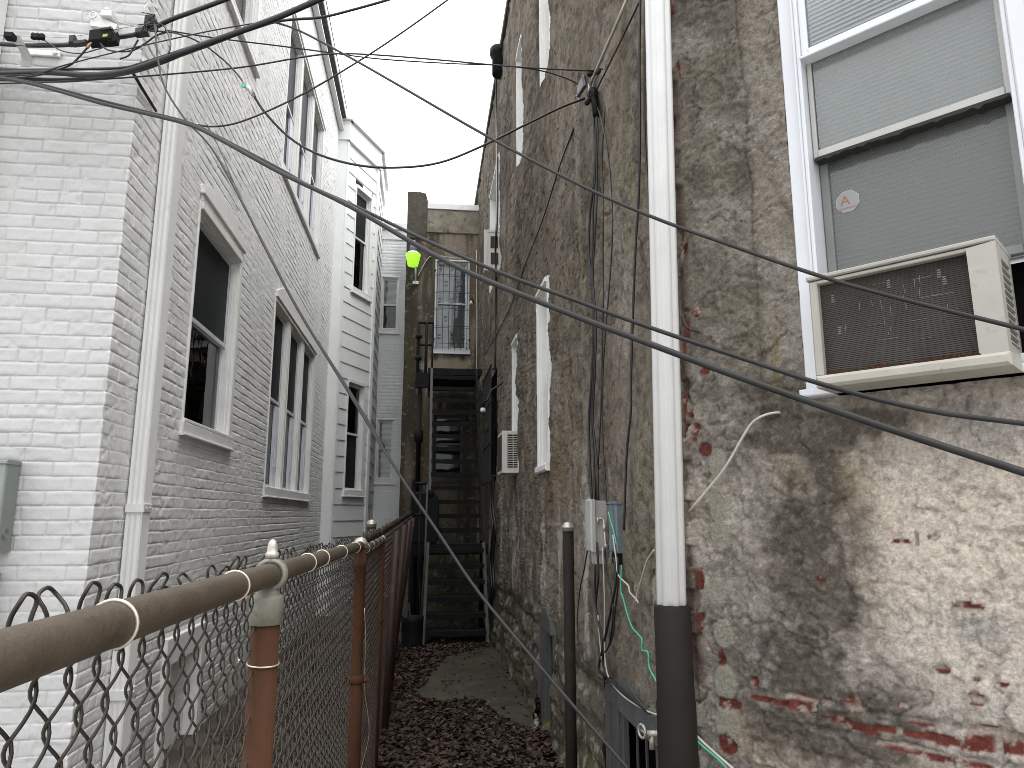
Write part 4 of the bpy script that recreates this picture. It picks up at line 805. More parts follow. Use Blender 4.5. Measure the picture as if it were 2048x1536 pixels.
# short rail to the dark terminal post
T = at_d(743, 1045, 4.6)
f3 = thing('terminal_fence', (T.x, T.y, 0), 'stub of top rail running to a tall dark maroon post with a white cap', 'fence')
MB().tube([(FX-.02, 2.95, 1.325), (T.x+.02, T.y, 1.345)], .017, 16).build('top_rail', M['rail'], f3)
tp = MB().lathe((T.x, T.y, 0), [(.0285, -.2), (.0285, T.z-.02)], 20).build('post', M['maroon'], f3); MB().lathe((T.x, T.y, T.z-.03), dome(.0285), 20).build('cap', M['galv'], tp)
for y in (3.4, 3.9, 4.35):
    b = MB(); q = (y-2.95)/(T.y-2.95); ring_tie(b, Vector((FX-.02+(T.x+.02-FX+.02)*q, y, 1.325+.02*q)), (-.04, 1, 0), .0185); b.build('wire_tie', M['tie'], f3)
def side_fn(t, z): q = t/1.65; return Vector((FX-.03+(T.x-FX+.03)*q, 2.95+t, z)), Vector((1, 0, 0))
mesh_panel(side_fn, 1.6, .05, 1.31, .0247, .0015, .004, 4).build('chain_mesh', M['wire'], f3)
# far run, leaning over the path
f2 = thing('rusty_alley_fence', (-.28, 5.5, 0), 'far run of dark rusty chain link fence leaning along the leafy path', 'fence')
E0, E1 = 2.93, 8.25
def far_pt(Y, z):
    q = max(0, (Y-4.2)/(E1-4.2)); xb = FX-.085*q; xt = FX+.095*q; zt = 1.325+.115*q; a = z/1.33
    return Vector((xb+(xt-xb)*a, Y, zt*a))
mesh_panel(lambda t, z: (far_pt(E0+t, z), Vector((1, 0, 0))), E1-E0, .03, 1.335, .0247, .0017, .005, 4, True).build('chain_mesh', M['rwire'], f2)
MB().tube([far_pt(2.93, 1.315), far_pt(4.28, 1.31)], .017, 16).build('top_rail', M['rail'], f2)
for y in (3.15, 3.45, 3.75, 4.05):
    b = MB(); ring_tie(b, far_pt(y, 1.313), (0, 1, 0), .0185); b.build('wire_tie', M['tie'], f2)
for i, (Y, r, mt) in enumerate(((4.28, .021, 'rust'), (5.25, .030, 'maroon'), (6.3, .032, 'maroon'), (7.3, .030, 'maroon'), (8.2, .030, 'maroon'))):
    o = Vector((.025 if i else 0, 0, 0)); p = MB().tube([far_pt(Y, -.15)+o, far_pt(Y, 1.31)+o], r, 18).build('post', M[mt], f2)
    if i == 0:
        MB().lathe(far_pt(Y, 1.30), dome(.021), 18).build('cap', M['galv'], p); b = MB(); b.lathe(far_pt(Y, .86)-Vector((0, 0, .01)), [(.024, 0), (.026, .003), (.026, .02), (.024, .024)], 16); b.build('brace_band', M['rust'], p)
    else:
        for z in (1.2, .75, .3):
            b = MB(); b.ring(far_pt(Y, z)+o, (0, 0, 1), r+.001, .0014, 16, 5); b.build('post_tie', M['tie'], p)
# ================================================================== fire stair
ST = thing('metal_stair', (.36, 9, 0), 'steep dark painted metal stair climbing to the barred window at the end of the alley', 'staircase')
def stringer(x0, Y0, z0, x1, Y1, z1, w=.020, d=.10, mat='stringer'):
    b = MB(); dY, dz = Y1-Y0, z1-z0; L = math.hypot(dY, dz); ny, nz = -dz/L*d/2, dY/L*d/2
    def P(x, Y, z, s): return Vector((x, Y+ny*s, z+nz*s))
    A = [P(x0-w, Y0, z0, 1), P(x0+w, Y0, z0, 1), P(x0+w, Y0, z0, -1), P(x0-w, Y0, z0, -1)]; B = [P(x1-w, Y1, z1, 1), P(x1+w, Y1, z1, 1), P(x1+w, Y1, z1, -1), P(x1-w, Y1, z1, -1)]
    return b.hexa(A+B).build('stringer', M[mat], ST, .004)
lo = dict(Y0=8.45, z0=-.02, Y1=9.02, z1=1.10); hi = dict(Y0=9.32, z0=1.10, Y1=10.42, z1=3.56)
stringer(.005, 8.45, -.02, .045, 9.02, 1.10); stringer(.735, 8.45, .0, .725, 9.02, 1.10)
stringer(.06, 9.32, 1.10, .055, 10.42, 3.56); stringer(.725, 9.32, 1.10, .715, 10.42, 3.56, mat='iron')
def tread(x0, x1, Y, z, mat='iron', nose='stringer'):
    b = MB(); b.add([(x0, Y-.08, z-.028), (x1, Y-.08, z-.028), (x1, Y+.12, z-.02), (x0, Y+.12, z-.02), (x0, Y-.08, z), (x1, Y-.08, z), (x1, Y+.12, z+.003), (x0, Y+.12, z+.003)], [(3, 2, 1, 0), (4, 5, 6, 7), (0, 1, 5, 4), (1, 2, 6, 5), (2, 3, 7, 6), (3, 0, 4, 7)])
    sag = random.uniform(.004, .012); xm = (x0+x1)/2
    b.add([(x0, Y-.082, z-.052), (xm, Y-.082, z-.052-sag), (x1, Y-.082, z-.052), (x1, Y-.082, z+.002), (xm, Y-.082, z+.001-sag*.3), (x0, Y-.082, z+.002), (x0, Y-.07, z-.052), (xm, Y-.07, z-.052-sag), (x1, Y-.07, z-.052)], [(0, 1, 4, 5), (1, 2, 3, 4), (6, 7, 1, 0), (7, 8, 2, 1)])
    return b.build('tread', M[mat], ST)
for i in range(6):
    q = (i+.9)/6.2; tread(.03+.03*q, .72, 8.45+.57*q, 1.10*q, 'iron')
for i in range(13):
    q = (i+1)/13.6; tread(.07, .712, 9.32+1.10*q, 1.10+2.46*q, 'iron')
b = MB(); b.box(-.20, .78, 9.0, 9.34, 1.07, 1.10); b.box(-.20, .78, 8.985, 9.0, .97, 1.10); b.box(-.2, .78, 9.34, 9.36, .99, 1.07); b.build('platform', M['iron'], ST)
b = MB(); b.box(.02, .80, 10.40, 12.16, 3.54, 3.58); b.box(.02, .80, 10.385, 10.40, 3.48, 3.575); b.box(.0, .02, 10.385, 12.16, 3.44, 3.58); b.build('landing', M['iron'], ST)
b = MB()
for x in (-.16, -.02): b.box(x-.025, x+.025, 9.30, 9.35, -.1, 1.07)
b.box(.70, .75, 9.30, 9.35, -.1, 1.07); b.build('leg', M['iron'], ST)
MB().lathe((-.115, 10.45, 0), [(.035, -.1), (.035, 2.48), (.065, 2.49), (.065, 2.66), (.032, 2.67), (.030, 3.56)], 14).build('column', M['iron'], ST)
b = MB(); b.tube([(-.155, 10.42, 3.3), (-.155, 10.42, 4.27)], .024, 8); b.tube([(-.035, 10.42, 3.3), (-.035, 10.42, 4.27)], .022, 8); b.tube([(-.17, 10.42, 4.27), (.065, 10.42, 4.27)], .02, 8); b.tube([(-.16, 10.42, 3.93), (.05, 10.42, 3.93)], .016, 8); b.tube([(.055, 10.40, 3.2), (.06, 10.42, 4.27)], .014, 8)
for z in (4.05, 3.72): b.lathe((-.150, 10.40, z-.04), [(.02, 0), (.05, .02), (.055, .05), (.03, .08)], 10)
b.box(-.18, .02, 10.36, 10.42, 3.28, 3.50); b.build('upper_handrail', M['iron'], ST)
b = MB(); b.tube(cat([(-.15, 8.75, -.1), (-.15, 8.75, .9), (-.15, 8.75, 1.80), (-.145, 8.75, 1.83)], 3), .020, 10); b.tube([(-.15, 8.75, 1.82), (.02, 8.72, 1.82)], .016, 10); b.tube([(-.15, 8.75, 1.45), (.0, 8.73, 1.45)], .014, 10); b.tube([(-.06, 8.75, -.1), (-.06, 8.75, 1.82)], .014, 10); b.build('lower_handrail', M['bin'], ST)
b = MB(); b.tube([(.022, 8.72, 1.822), (.012, 8.60, .95), (-.035, 8.50, .0)], .0125, 10); b.build('handrail_post', M['stringer'], ST)
# ================================================================== bin on the platform, bucket, litter
t = thing('plastic_bin', (-.02, 9.2, 1.10), 'black plastic bin standing on the stair platform behind the handrail', 'bin')
b = MB(); b.poly((Vector((0, 9.32, 0)), Vector((1, 0, 0)), Vector((0, -1, 0))), [(-.18, 1.10), (.13, 1.10), (.17, 1.16), (.175, 1.58), (.15, 1.68), (.09, 1.73), (-.18, 1.73)], 0, .26); b.build('body', M['bin'], t, .02)
b = MB(); b.ring((.065, 9.05, 1.71), (0, 1, 0), .036, .012, 18, 8); b.lathe((.065, 9.06, 1.71), [(.03, 0), (.03, .02), (.01, .022)], 16, Vector((0, -1, 0))); b.build('cap', M['bin'], t)
bk = on_z(823, 1300, 0); t = thing('bucket', (bk.x, bk.y+.14, 0), 'black bucket with a rusty rim on the leaves at the fence end', 'bucket')
c = Vector((bk.x, bk.y+.15, 0)); R = .128
MB().lathe(c, [(R*.88, 0), (R*.90, .03), (R*.93, .04), (R*.90, .05), (R*.96, .28), (R, .33), (R*.97, .33), (R*.93, .28), (R*.85, .06), (.01, .05)], 28).build('body', M['bin'], t)
b = MB(); b.ring(c+Vector((0, 0, .335)), (0, 0, 1), R*.99, .007, 28, 8); b.build('rim', M['rust'], t)
b = MB(); b.hexa([c+Vector(q) for q in ((-.07, .02, .06), (-.04, .02, .06), (-.04, .035, .06), (-.07, .035, .06), (-.125, .10, .50), (-.075, .10, .49), (-.075, .115, .49), (-.125, .115, .50))])
o = b.build('wood_scrap', M['wood']); tag(o, 'grey scrap of board standing in the bucket', 'board')
b = MB(); b.hexa([c+Vector(q) for q in ((-.01, .03, .06), (.005, .03, .06), (.005, .045, .06), (-.01, .045, .06), (-.055, .07, .47), (-.035, .07, .46), (-.035, .08, .46), (-.055, .08, .47))])
o = b.build('stick', M['stringer']); tag(o, 'thin pale stick leaning out of the bucket', 'stick')
def scrap(p, mat, label, r=.04):
    b = MB(); vs = [Vector(p)+Vector((random.uniform(-r, r), random.uniform(-r, r), random.uniform(.005, r*1.2))) for _ in range(16)]
    b.add(vs, [(i, (i+5) % 16, (i+9) % 16) for i in range(16)]); return tag(b.build('litter', mat), label, 'litter')
scrap(on_z(886, 1287, 0), rough_mat('teal_plastic', (.16, .52, .46), (.22, .60, .54), 20, .5), 'crumpled teal plastic scrap on the leaves in front of the stair')
scrap((.17, 9.02, 1.10), rough_mat('red_plastic', (.30, .05, .05), (.38, .08, .07), 20, .5), 'small red scrap on the edge of the stair platform', .022)
# ================================================================== lamps
lp = on_y(826, 520, YB-.28); t = thing('security_light', (lp.x, YB, lp.z), 'security light with a glowing lime green shade at the corner of the brown wing', 'lamp')
lens = rough_mat('lime_lens', (.28, .78, .03), (.34, .86, .06), 12, .4); bn = lens.node_tree.nodes['Principled BSDF']; bn.inputs['Emission Color'].default_value = (.38, 1, .03, 1); bn.inputs['Emission Strength'].default_value = .55
MB().lathe((lp.x, lp.y, lp.z-.105), [(.085, 0), (.090, .01), (.120, .15), (.132, .195), (.12, .2)], 24).build('shade', lens, t)
MB().lathe((lp.x, lp.y, lp.z-.10), [(.03, 0), (.035, .04), (.02, .06)], 12).build('bulb', lens, t)
MB().lathe((lp.x, lp.y, lp.z+.092), [(.135, 0), (.132, .012), (.09, .045), (.07, .055)], 24).build('rim', M['white'], t)
MB().lathe((lp.x, lp.y, lp.z+.145), [(.068, 0), (.062, .09), (.05, .13), (.038, .15)], 20).build('housing', rough_mat('lamp_grey', (.16, .16, .19), (.21, .21, .24), 9, .5), t)
MB().lathe((lp.x, lp.y, lp.z+.293), [(.03, 0), (.036, .02), (.033, .055), (.01, .06)], 12).build('photocell', rough_mat('photocell_amber', (.45, .40, .16), (.55, .5, .25), 9, .5), t)
b = MB(); b.tube([(lp.x+.05, YB-.03, lp.z-.30), (lp.x+.05, YB-.25, lp.z-.20), (lp.x+.045, YB-.28, lp.z-.06)], .016, 10); b.box(lp.x-.0, lp.x+.10, YB-.05, YB-.0, lp.z-.35, lp.z-.30); b.build('arm', M['white'], t)
def cable(name, pts, r, mat, label, group=None, n=6, k=5):
    return tag(MB().tube(cat(pts, k), r, n).build(name, M[mat]), label, 'cable', group)
yb = lambda a, c, n=.03: on_y(a, c, YB-n)
cable('lamp_cable', [yb(836, 552), yb(845, 535), yb(858, 515), yb(875, 511), yb(905, 516), yb(945, 518)], .009, 'lcable', 'pale wire looping from the green security light over the barred window')
p = yb(942, 604, .12); t = thing('spotlight', (p.x, YB, p.z), 'tiny white cone spotlight beside the barred window', 'lamp')
MB().lathe(p+Vector((0, 0, -.035)), [(.032, 0), (.024, .03), (.012, .055), (.008, .06)], 14).build('shade', M['white'], t); b = MB(); b.tube(cat([p+Vector((0, 0, .03)), p+Vector((.0, .02, .07)), p+Vector((.04, .08, .06)), p+Vector((.06, .12, .02))], 4), .009, 6); b.build('arm', M['grille'], t)
p = on_x(966, 817, XR-.22); t = thing('floodlight', (XR, p.y, p.z), 'small white floodlight on a dark arm beside the barred alley window', 'lamp')
MB().lathe(p+Vector((0, 0, -.04)), [(.034, 0), (.032, .02), (.026, .04), (.014, .05)], 14).build('shade', M['white'], t); MB().lathe(p+Vector((0, 0, .01)), [(.018, 0), (.022, .06), (.012, .07)], 10).build('socket', M['iron'], t)
b = MB(); b.tube(cat([p+Vector((0, 0, .14)), p+Vector((.06, 0, .20)), p+Vector((.14, .02, .28)), p+Vector((.22, .03, .38))], 4), [.012]*16, 6) if False else b.tube([p+Vector((0, 0, .07)), p+Vector((.05, 0, .10)), p+Vector((.10, .02, .22)), p+Vector((.22, .03, .30))], .011, 6); b.build('arm', M['grille'], t)
# ================================================================== cables. run(): photo points with a distance that changes evenly in 1/d (a straight drop in space)
def run(pts, d0, d1):
    L = [0]
    for a, c in zip(pts, pts[1:]): L.append(L[-1]+math.hypot(c[0]-a[0], c[1]-a[1]))
    P = [at_d(x, y, 1/((1-l/L[-1])/d0+l/L[-1]/d1)) for (x, y), l in zip(pts, L)]
    out = lambda q: q[0] < 0 or q[1] < 0 or q[0] > 2048
    if out(pts[0]): e = (P[0]-P[1]).normalized()*min(.4, (P[0]-P[1]).length); P = [P[0]+e*k for k in (15, 7, 3, 1)]+P         # carry on past the edge of the picture
    if out(pts[-1]): e = (P[-1]-P[-2]).normalized()*min(.4, (P[-1]-P[-2]).length); P = P+[P[-1]+e*k for k in (1, 3, 7, 15)]
    return P
GA = 'cables strung across the alley'
rx = lambda a, c, n=.034: on_x(a, c, XR-n-.008)
cable('service_cable', run([(-60, 86), (0, 88), (60, 91), (130, 90), (165, 86), (215, 78), (275, 68), (310, 54), (345, 38), (400, 18), (480, -12)], 3.25, 3.1), .0110, 'black', 'thick black cable carrying the splice housing at upper left', GA, 8)
cable('service_cable', run([(-60, 138), (0, 140), (120, 139), (240, 136), (285, 126), (380, 95), (470, 66), (540, 41)], 3.2, 3.0), .0070, 'black', 'topmost thin strand of the black bundle crossing the white brick corner', GA)
cable('service_cable', run([(-60, 145), (0, 147), (100, 145), (180, 150), (250, 143), (330, 117), (430, 81), (540, 41), (600, 16), (680, -20)], 3.2, 2.9), .0135, 'black', 'thickest black bundle sweeping up from the left edge to the top of the picture', GA, 9)
cable('service_cable', run([(-60, 152), (0, 153), (80, 158), (160, 157), (240, 150), (320, 126), (420, 90), (545, 45), (640, 35), (700, 21), (775, 0), (830, -18)], 3.2, 3.6), .0078, 'black', 'black cable leaving the bundle clamp towards the sky at top centre', GA)
cable('service_cable', run([(-60, 160), (0, 160), (90, 163), (170, 160), (260, 146), (330, 124), (420, 86), (530, 46)], 3.22, 3.02), .0070, 'black', 'lowest strand of the black bundle bowing under the others', GA)
cable('service_cable', run([(-60, 133), (0, 137), (90, 143), (190, 148), (280, 140), (345, 117), (440, 80), (540, 46)], 3.24, 3.0), .0072, 'black', 'black strand lying just above the thickest bundle', GA)
cable('drop_cable', run([(-40, 157), (0, 152), (70, 148), (130, 130), (220, 107), (300, 88), (420, 62), (520, 45), (545, 45)], 3.15, 3.0), .0032, 'black', 'thin strand below the splice housing joining the bundle clamp', GA)
cable('drop_cable', run([(545, 43), (600, 62), (700, 115), (800, 172), (970, 270), (1150, 365), (1300, 432), (1460, 490), (1640, 552), (1800, 597), (2048, 659), (2150, 690)], 3.0, 1.25), .0046, 'gcable', 'long grey cable falling from the bundle clip past the near air conditioner', GA)
cable('drop_cable', run([(-40, 168), (70, 165), (180, 160), (320, 150), (480, 135), (600, 115), (660, 108), (740, 109), (880, 120), (1000, 131), (1100, 138), (1188, 142)], 3.1, rx(1188, 142).y*.993+.1), .0044, 'black', 'thin wire rising from the left bundle across the sky to the right mast', GA)
cable('drop_cable', run([(330, 60), (430, 76), (560, 92), (650, 104), (760, 118), (900, 127), (1000, 131), (1080, 141), (1140, 160), (1166, 176)], 3.1, rx(1166, 176).y*.993+.1), .0038, 'gcable', 'grey wire sagging beneath the sky wire to the black drop clamp', GA)
F_PTS = [(300, 62), (350, 66), (400, 85), (445, 118), (470, 143), (488, 166)]
cable('coax_cable', run(F_PTS, 3.05, 3.05), .0042, 'black', 'short black lead ending at the metal connector with a green tag', GA)
cable('coax_cable', run([(508, 192), (530, 225), (580, 276), (640, 310), (720, 331), (800, 335), (880, 325), (960, 294), (1060, 245), (1120, 216), (1170, 197)], 3.05, rx(1170, 197).y*.993+.1), .0064, 'black', 'black cable sagging below the sky from the green tagged connector to the right wall', GA)
cable('drop_cable', run([(395, 250), (430, 253), (480, 244), (560, 211), (640, 169), (740, 108), (820, 54), (895, 0), (930, -25)], 2.9, 3.3), .0046, 'black', 'thin wire rising from the grey pair up to the top of the sky', GA)
cable('service_drop', run([(-60, 152), (0, 156), (80, 172), (200, 206), (300, 229), (380, 250), (440, 279), (560, 345), (700, 413), (900, 527), (1100, 612), (1300, 688), (1500, 762), (1780, 858), (2048, 945), (2150, 980)], 3.1, 1.12), .0068, 'gcable', 'thicker grey cable of the pair running diagonally down to the lower right', GA, 9)
cable('service_drop', run([(-60, 150), (0, 154), (80, 168), (200, 200), (300, 225), (380, 246), (440, 275), (560, 338), (620, 372), (720, 417), (850, 480), (1000, 545), (1160, 604), (1300, 655), (1480, 715), (1650, 770), (1850, 820), (2048, 847), (2150, 860)], 3.1, 1.3), .0052, 'gcable', 'thinner grey cable of the pair bending away towards the near window', GA, 8)
cable('guy_wire', run([(309, 50), (312, 75), (316, 120), (330, 175), (370, 238), (420, 292), (470, 378), (540, 515), (600, 627), (690, 773), (790, 935), (880, 1070), (960, 1188), (1090, 1345), (1180, 1450), (1262, 1545)], 3.0, 1.55), .0040, 'gcable', 'grey wire slanting down across the alley to the foot of the right wall', GA)
cable('guy_wire', run([(415, 250), (440, 300), (480, 392), (548, 525), (606, 634), (700, 782), (770, 895)], 2.9, 2.4), .0028, 'black', 'thin black wire twisted alongside the slanting grey wire', GA)
# wires down the right wall
GW = 'wires hanging down the stucco wall'
for i, (pts, r, lab) in enumerate((
 ([(1183, 196), (1188, 240), (1190, 320), (1188, 365), (1180, 430), (1178, 500), (1183, 560), (1187, 660), (1183, 760), (1178, 840), (1180, 920), (1184, 1000)], .0062, 'leftmost strand of the black wire bundle on the stucco wall'),
 ([(1187, 196), (1192, 240), (1191, 320), (1189, 372), (1186, 430), (1185, 500), (1184, 560), (1190, 660), (1186, 760), (1183, 840), (1188, 920), (1190, 1000)], .0050, 'middle strand of the black wire bundle on the stucco wall'),
 ([(1190, 200), (1195, 260), (1194, 330), (1193, 420), (1189, 480), (1186, 560), (1192, 640), (1190, 740), (1186, 840), (1194, 920), (1197, 1000)], .0050, 'right strand of the black wire bundle on the stucco wall'),
 ([(1210, 213), (1207, 262), (1204, 320), (1207, 400), (1206, 500), (1207, 600), (1205, 660), (1203, 780), (1198, 900), (1192, 1000)], .0036, 'straight thin wire just right of the black bundle'),
 ([(1188, 198), (1203, 240), (1216, 310), (1223, 390), (1225, 450), (1221, 540), (1213, 640), (1206, 740), (1205, 860), (1209, 940), (1214, 1010)], .0038, 'thin wire bowing out right of the black bundle'),
 ([(1281, -20), (1279, 120), (1280, 270), (1277, 400), (1272, 480), (1267, 600), (1262, 760), (1262, 820), (1254, 900), (1250, 1000), (1248, 1060)], .0050, 'dark wire hanging from the roof left of the white downspout'),
 ([(1290, -20), (1289, 120), (1289, 240), (1292, 320), (1298, 380), (1302, 430)], .0046, 'short dark wire slipping behind the white downspout'))):
    cable('wall_wire', [rx(a, c, .022+.004*(i % 3)) for a, c in pts], r, 'black', lab, GW, 6)
for pts, r, m, lab in (
 ([(1190, 1085), (1191, 1140), (1190, 1190), (1196, 1240), (1207, 1280), (1200, 1320), (1198, 1340), (1215, 1355), (1235, 1375)], .0058, 'black', 'black loop under the telephone box swinging to the cellar window'),
 ([(1194, 1085), (1197, 1150), (1192, 1210), (1200, 1260), (1207, 1300), (1206, 1330), (1222, 1362), (1260, 1395), (1300, 1428)], .0050, 'black', 'black cable running along the cellar window lintel'),
 ([(1228, 1115), (1232, 1160), (1226, 1200), (1218, 1240), (1208, 1285), (1204, 1310)], .0060, 'black', 'thick black cable bending left below the blue grey box'),
 ([(1236, 1115), (1236, 1170), (1229, 1230), (1226, 1270), (1215, 1298)], .0045, 'black', 'black cable hooking under the blue grey box'),
 ([(1210, 1095), (1212, 1140), (1221, 1180), (1226, 1230), (1218, 1290), (1206, 1308)], .0042, 'black', 'thin black strand crossing below the coax fitting'),
 ([(1177, 1085), (1170, 1130), (1160, 1180), (1155, 1235), (1158, 1290), (1170, 1325), (1190, 1350), (1215, 1365)], .0034, 'black', 'thin black wire bowing out to the left below the telephone box'),
 ([(1205, 1095), (1207, 1140), (1209, 1200), (1209, 1290), (1213, 1340), (1225, 1368), (1250, 1395), (1290, 1420), (1316, 1430)], .0034, 'lcable', 'pale wire dropping from the telephone box along the lintel'),
 ([(1196, 1230), (1199, 1275), (1203, 1320)], .0030, 'lcable', 'short pale wire among the black loops'),
 ([(1226, 1070), (1232, 1115), (1236, 1148), (1247, 1162), (1257, 1172), (1260, 1185), (1272, 1198), (1277, 1206)], .0036, 'lcable', 'stubby white wire end sticking out below the blue grey box'),
 ([(1308, 1100), (1294, 1122), (1284, 1155), (1275, 1185), (1271, 1205)], .0034, 'lcable', 'pale wire curving out from behind the downspout'),
 ([(1217, 1024), (1222, 1045), (1228, 1065), (1233, 1090)], .0034, 'green', 'green wire tucked into the blue grey box'),
 ([(1243, 1130), (1242, 1180), (1246, 1195), (1262, 1250), (1283, 1277), (1284, 1300), (1296, 1305), (1299, 1335), (1314, 1365)], .0034, 'green', 'long green ground wire zigzagging down to the standpipe')):
    cable('wall_wire', [rx(a, c, .028) for a, c in pts], r, m, lab, 'loose wires under the telephone box', 6)
nf = lambda a, c, n=.03: on_plane(a, c, CRN+NN*n, NN)
cable('white_cable', [rx(1371, 1032, -.06), nf(1383, 1018, .02), nf(1410, 985), nf(1450, 935), nf(1485, 875), nf(1505, 845), nf(1530, 830), nf(1555, 825, .012), nf(1561, 828, -.01)], .0040, 'lcable', 'white cable arching from the downspout to a hole below the near window')
cable('ground_wire', [nf(1384, 1462, .0), nf(1410, 1488, .015), nf(1440, 1515, .02), nf(1475, 1545, .02)], .0042, 'lcable', 'pale wire coming out beside the standpipe at the bottom')
cable('ground_wire', [nf(1384, 1470, .0), nf(1405, 1492, .018), nf(1440, 1522, .024), nf(1460, 1545, .024)], .0032, 'green', 'green wire beside the pale one at the bottom right of the standpipe')
cable('wall_wire', [nf(1365, 630, .0), nf(1375, 655, .02), nf(1398, 664, .0)], .0036, 'black', 'short dark wire stub on the corner right of the downspout')
cable('alley_wire', [rx(1147, 258, .012), rx(1120, 330, .012), rx(1085, 440, .012), rx(1050, 530, .012), rx(1018, 620, .012), rx(975, 700, .012), rx(965, 712, .01)], .006, 'black', 'thin dark wire slanting down the stucco wall towards the brown wing')
cable('alley_wire', [rx(992, 130, .03), rx(993, 250, .03), rx(994, 420, .25), rx(991, 500, .25), rx(992, 560, .03), rx(990, 740, .03)], .010, 'black', 'long black wire hanging past the high air conditioner')
for i, (dx, lab) in enumerate(((0, 'dark wire pile below the barred alley window, nearest strand'), (5, 'dark wire pile below the barred alley window, far strand'))):
    cable('alley_wire', [rx(988-dx, 950, .03), rx(986-dx, 1010, .04), rx(991-dx, 1060, .04), rx(986-dx, 1120, .03), rx(988-dx, 1180, .04), rx(980-dx, 1220, .03)], .014, 'black', lab)
cable('alley_wire', [yb(953, 500), yb(954, 650), yb(953, 760)], .012, 'lcable', 'pale conduit in the corner between stucco house and brown wing')
# mast and hardware on the right wall
t = thing('service_mast', rx(1190, 195), 'slim metal mast slanting down the stucco wall to a cluster of clamps', 'mast')
b = MB(); b.tube([rx(1172, 188, .06), rx(1215, 90, .06), rx(1262, -20, .06)], .0072, 10); b.build('tube', M['galv'], t)
b = MB(); b.tube([rx(1192, 182, .03), rx(1240, 85, .03), rx(1290, -20, .03)], .0045, 8); b.build('guy', M['black'], t)
b = MB(); q = rx(1190, 192, .03); b.tube([q+Vector((0, .04, .06)), q+Vector((0, 0, -.02)), q+Vector((0, -.02, -.12))], .018, 8); b.tube([q+Vector((-.02, .10, .02)), q+Vector((0, -.03, .0))], .014, 8); b.build('clamp', M['iron'], t)
b = MB(); b.tube([q+Vector((-.03, -.02, .05)), q+Vector((-.03, .03, .015))], .010, 8); b.build('shackle', M['metal'], t)
c = rx(1164, 167, .08); o = MB().hexa([c+Vector(k) for k in ((-.01, .10, -.02), (.01, .10, -.02), (.01, -.09, -.07), (-.01, -.09, -.07), (-.01, .07, .04), (.01, .07, .04), (.01, -.05, .02), (-.01, -.05, .02))]).build('drop_clamp', M['black'], None, .008); tag(o, 'black wedge drop clamp beside the mast on the stucco wall', 'clamp')
b = MB(); q = rx(1188, 142, .03); b.tube([q+Vector((-.02, .03, 0)), q+Vector((.04, -.06, -.03))], .014, 8); tag(b.build('wire_hook', M['iron']), 'dark hook holding the sky wire on the mast', 'hook')
b = MB(); b.ring(at_d(897, 140, 3.2), FWD, .012, .0012, 14, 5); b.tube([at_d(889, 126, 3.2), at_d(897, 133, 3.2), at_d(902, 126, 3.2)], .0012, 5); tag(b.build('wire_tail', M['lcable']), 'tiny pale loop of wire hanging from the sky wires', 'wire loop')
b = MB(); b.ring(rx(1152, 204, .04), (1, .2, .2), .035, .002, 14, 5); tag(b.build('wire_bail', M['galv']), 'thin wire bail on the cable at the stucco wall', 'wire loop')
# splice housing, clamps and brackets at upper left
def ori(px, py, d, dx=(1, 0, 0)):
    return at_d(px, py, d)
U2 = Vector((.97, .0, .22)).normalized(); F2 = lambda p: (p, U2, Vector((.1, -1, .0)).normalized())
t = thing('splice_housing', at_d(205, 76, 3.15), 'small black cable splitter with a brass fitting and yellow label at upper left', 'cable splitter')
p = at_d(205, 76, 3.12); b = MB(); b.fb(F2(p), -.055, .050, -.030, .034, -.03, .03, .006); b.fb(F2(p), .03, .075, -.04, .01, -.02, .02, .004); b.build('case', M['iron'], t)
MB().fb(F2(p), .012, .034, -.018, -.004, .03, .032).build('label_strip', rough_mat('yellow_strip', (.30, .32, .04), (.38, .4, .06), 30, .5), t)
b = MB(); b.fb(F2(p), .0, .05, .022, .03, -.03, .045, .002); b.lathe(p+Vector((.01, 0, .05)), [(.006, 0), (.006, .006), (.003, .01)], 8); b.build('bracket_plate', M['galv'], t)
b = MB(); a0 = at_d(186, 80, 3.1); a1 = at_d(174, 96, 3.1); b.tube([a0, a0.lerp(a1, .5), a1], [.007, .006, .0075], 10); b.build('fitting', rough_mat('brass', (.40, .27, .12), (.5, .36, .18), 20, .35, metal=.7), t)
b = MB(); b.fb(F2(at_d(146, 82, 3.15)), -.014, .012, -.02, .022, -.02, .02, .004); b.fb(F2(at_d(160, 86, 3.15)), -.03, .03, -.012, .010, -.014, .014, .004); b.build('strain_clamp', M['black'], t)
cable('splitter_lead', run([(174, 96), (160, 112), (140, 130), (100, 145), (60, 153), (20, 157)], 3.1, 3.15), .0048, 'black', 'black lead from the brass fitting down into the cable bundle', GA)
cable('splitter_lead', run([(200, 86), (212, 98), (235, 103), (265, 101), (290, 87), (315, 70), (345, 62)], 3.1, 3.05), .0042, 'black', 'black lead looping right under the splitter', GA)
cable('splitter_lead', run([(85, 78), (100, 88), (125, 102), (160, 107), (190, 100), (210, 94)], 3.2, 3.1), .0030, 'black', 'slack thin lead hanging left of the splitter', GA)
cable('splitter_lead', run([(240, 118), (258, 110), (270, 90), (276, 80)], 3.05, 3.1), .0045, 'black', 'cut black cable end pointing down below the clamp cluster', GA)
cable('splitter_lead', run([(315, 46), (330, 55), (340, 80), (341, 95), (337, 107)], 3.05, 3.0), .0034, 'black', 'short lead curling down onto the thick bundle', GA)
t = thing('cable_clamp', at_d(298, 50, 3.05), 'tangled cluster of black clamps and ties beside the painted corner', 'clamp')
b = MB(); random.seed(21)
p = at_d(300, 45, 3.08); b.fb(F2(p), -.022, .026, -.03, .03, -.025, .025, .006); b.fb(F2(at_d(285, 64, 3.08)), -.03, .03, -.016, .016, -.02, .02, .005); b.build('block', M['black'], t)
b = MB()
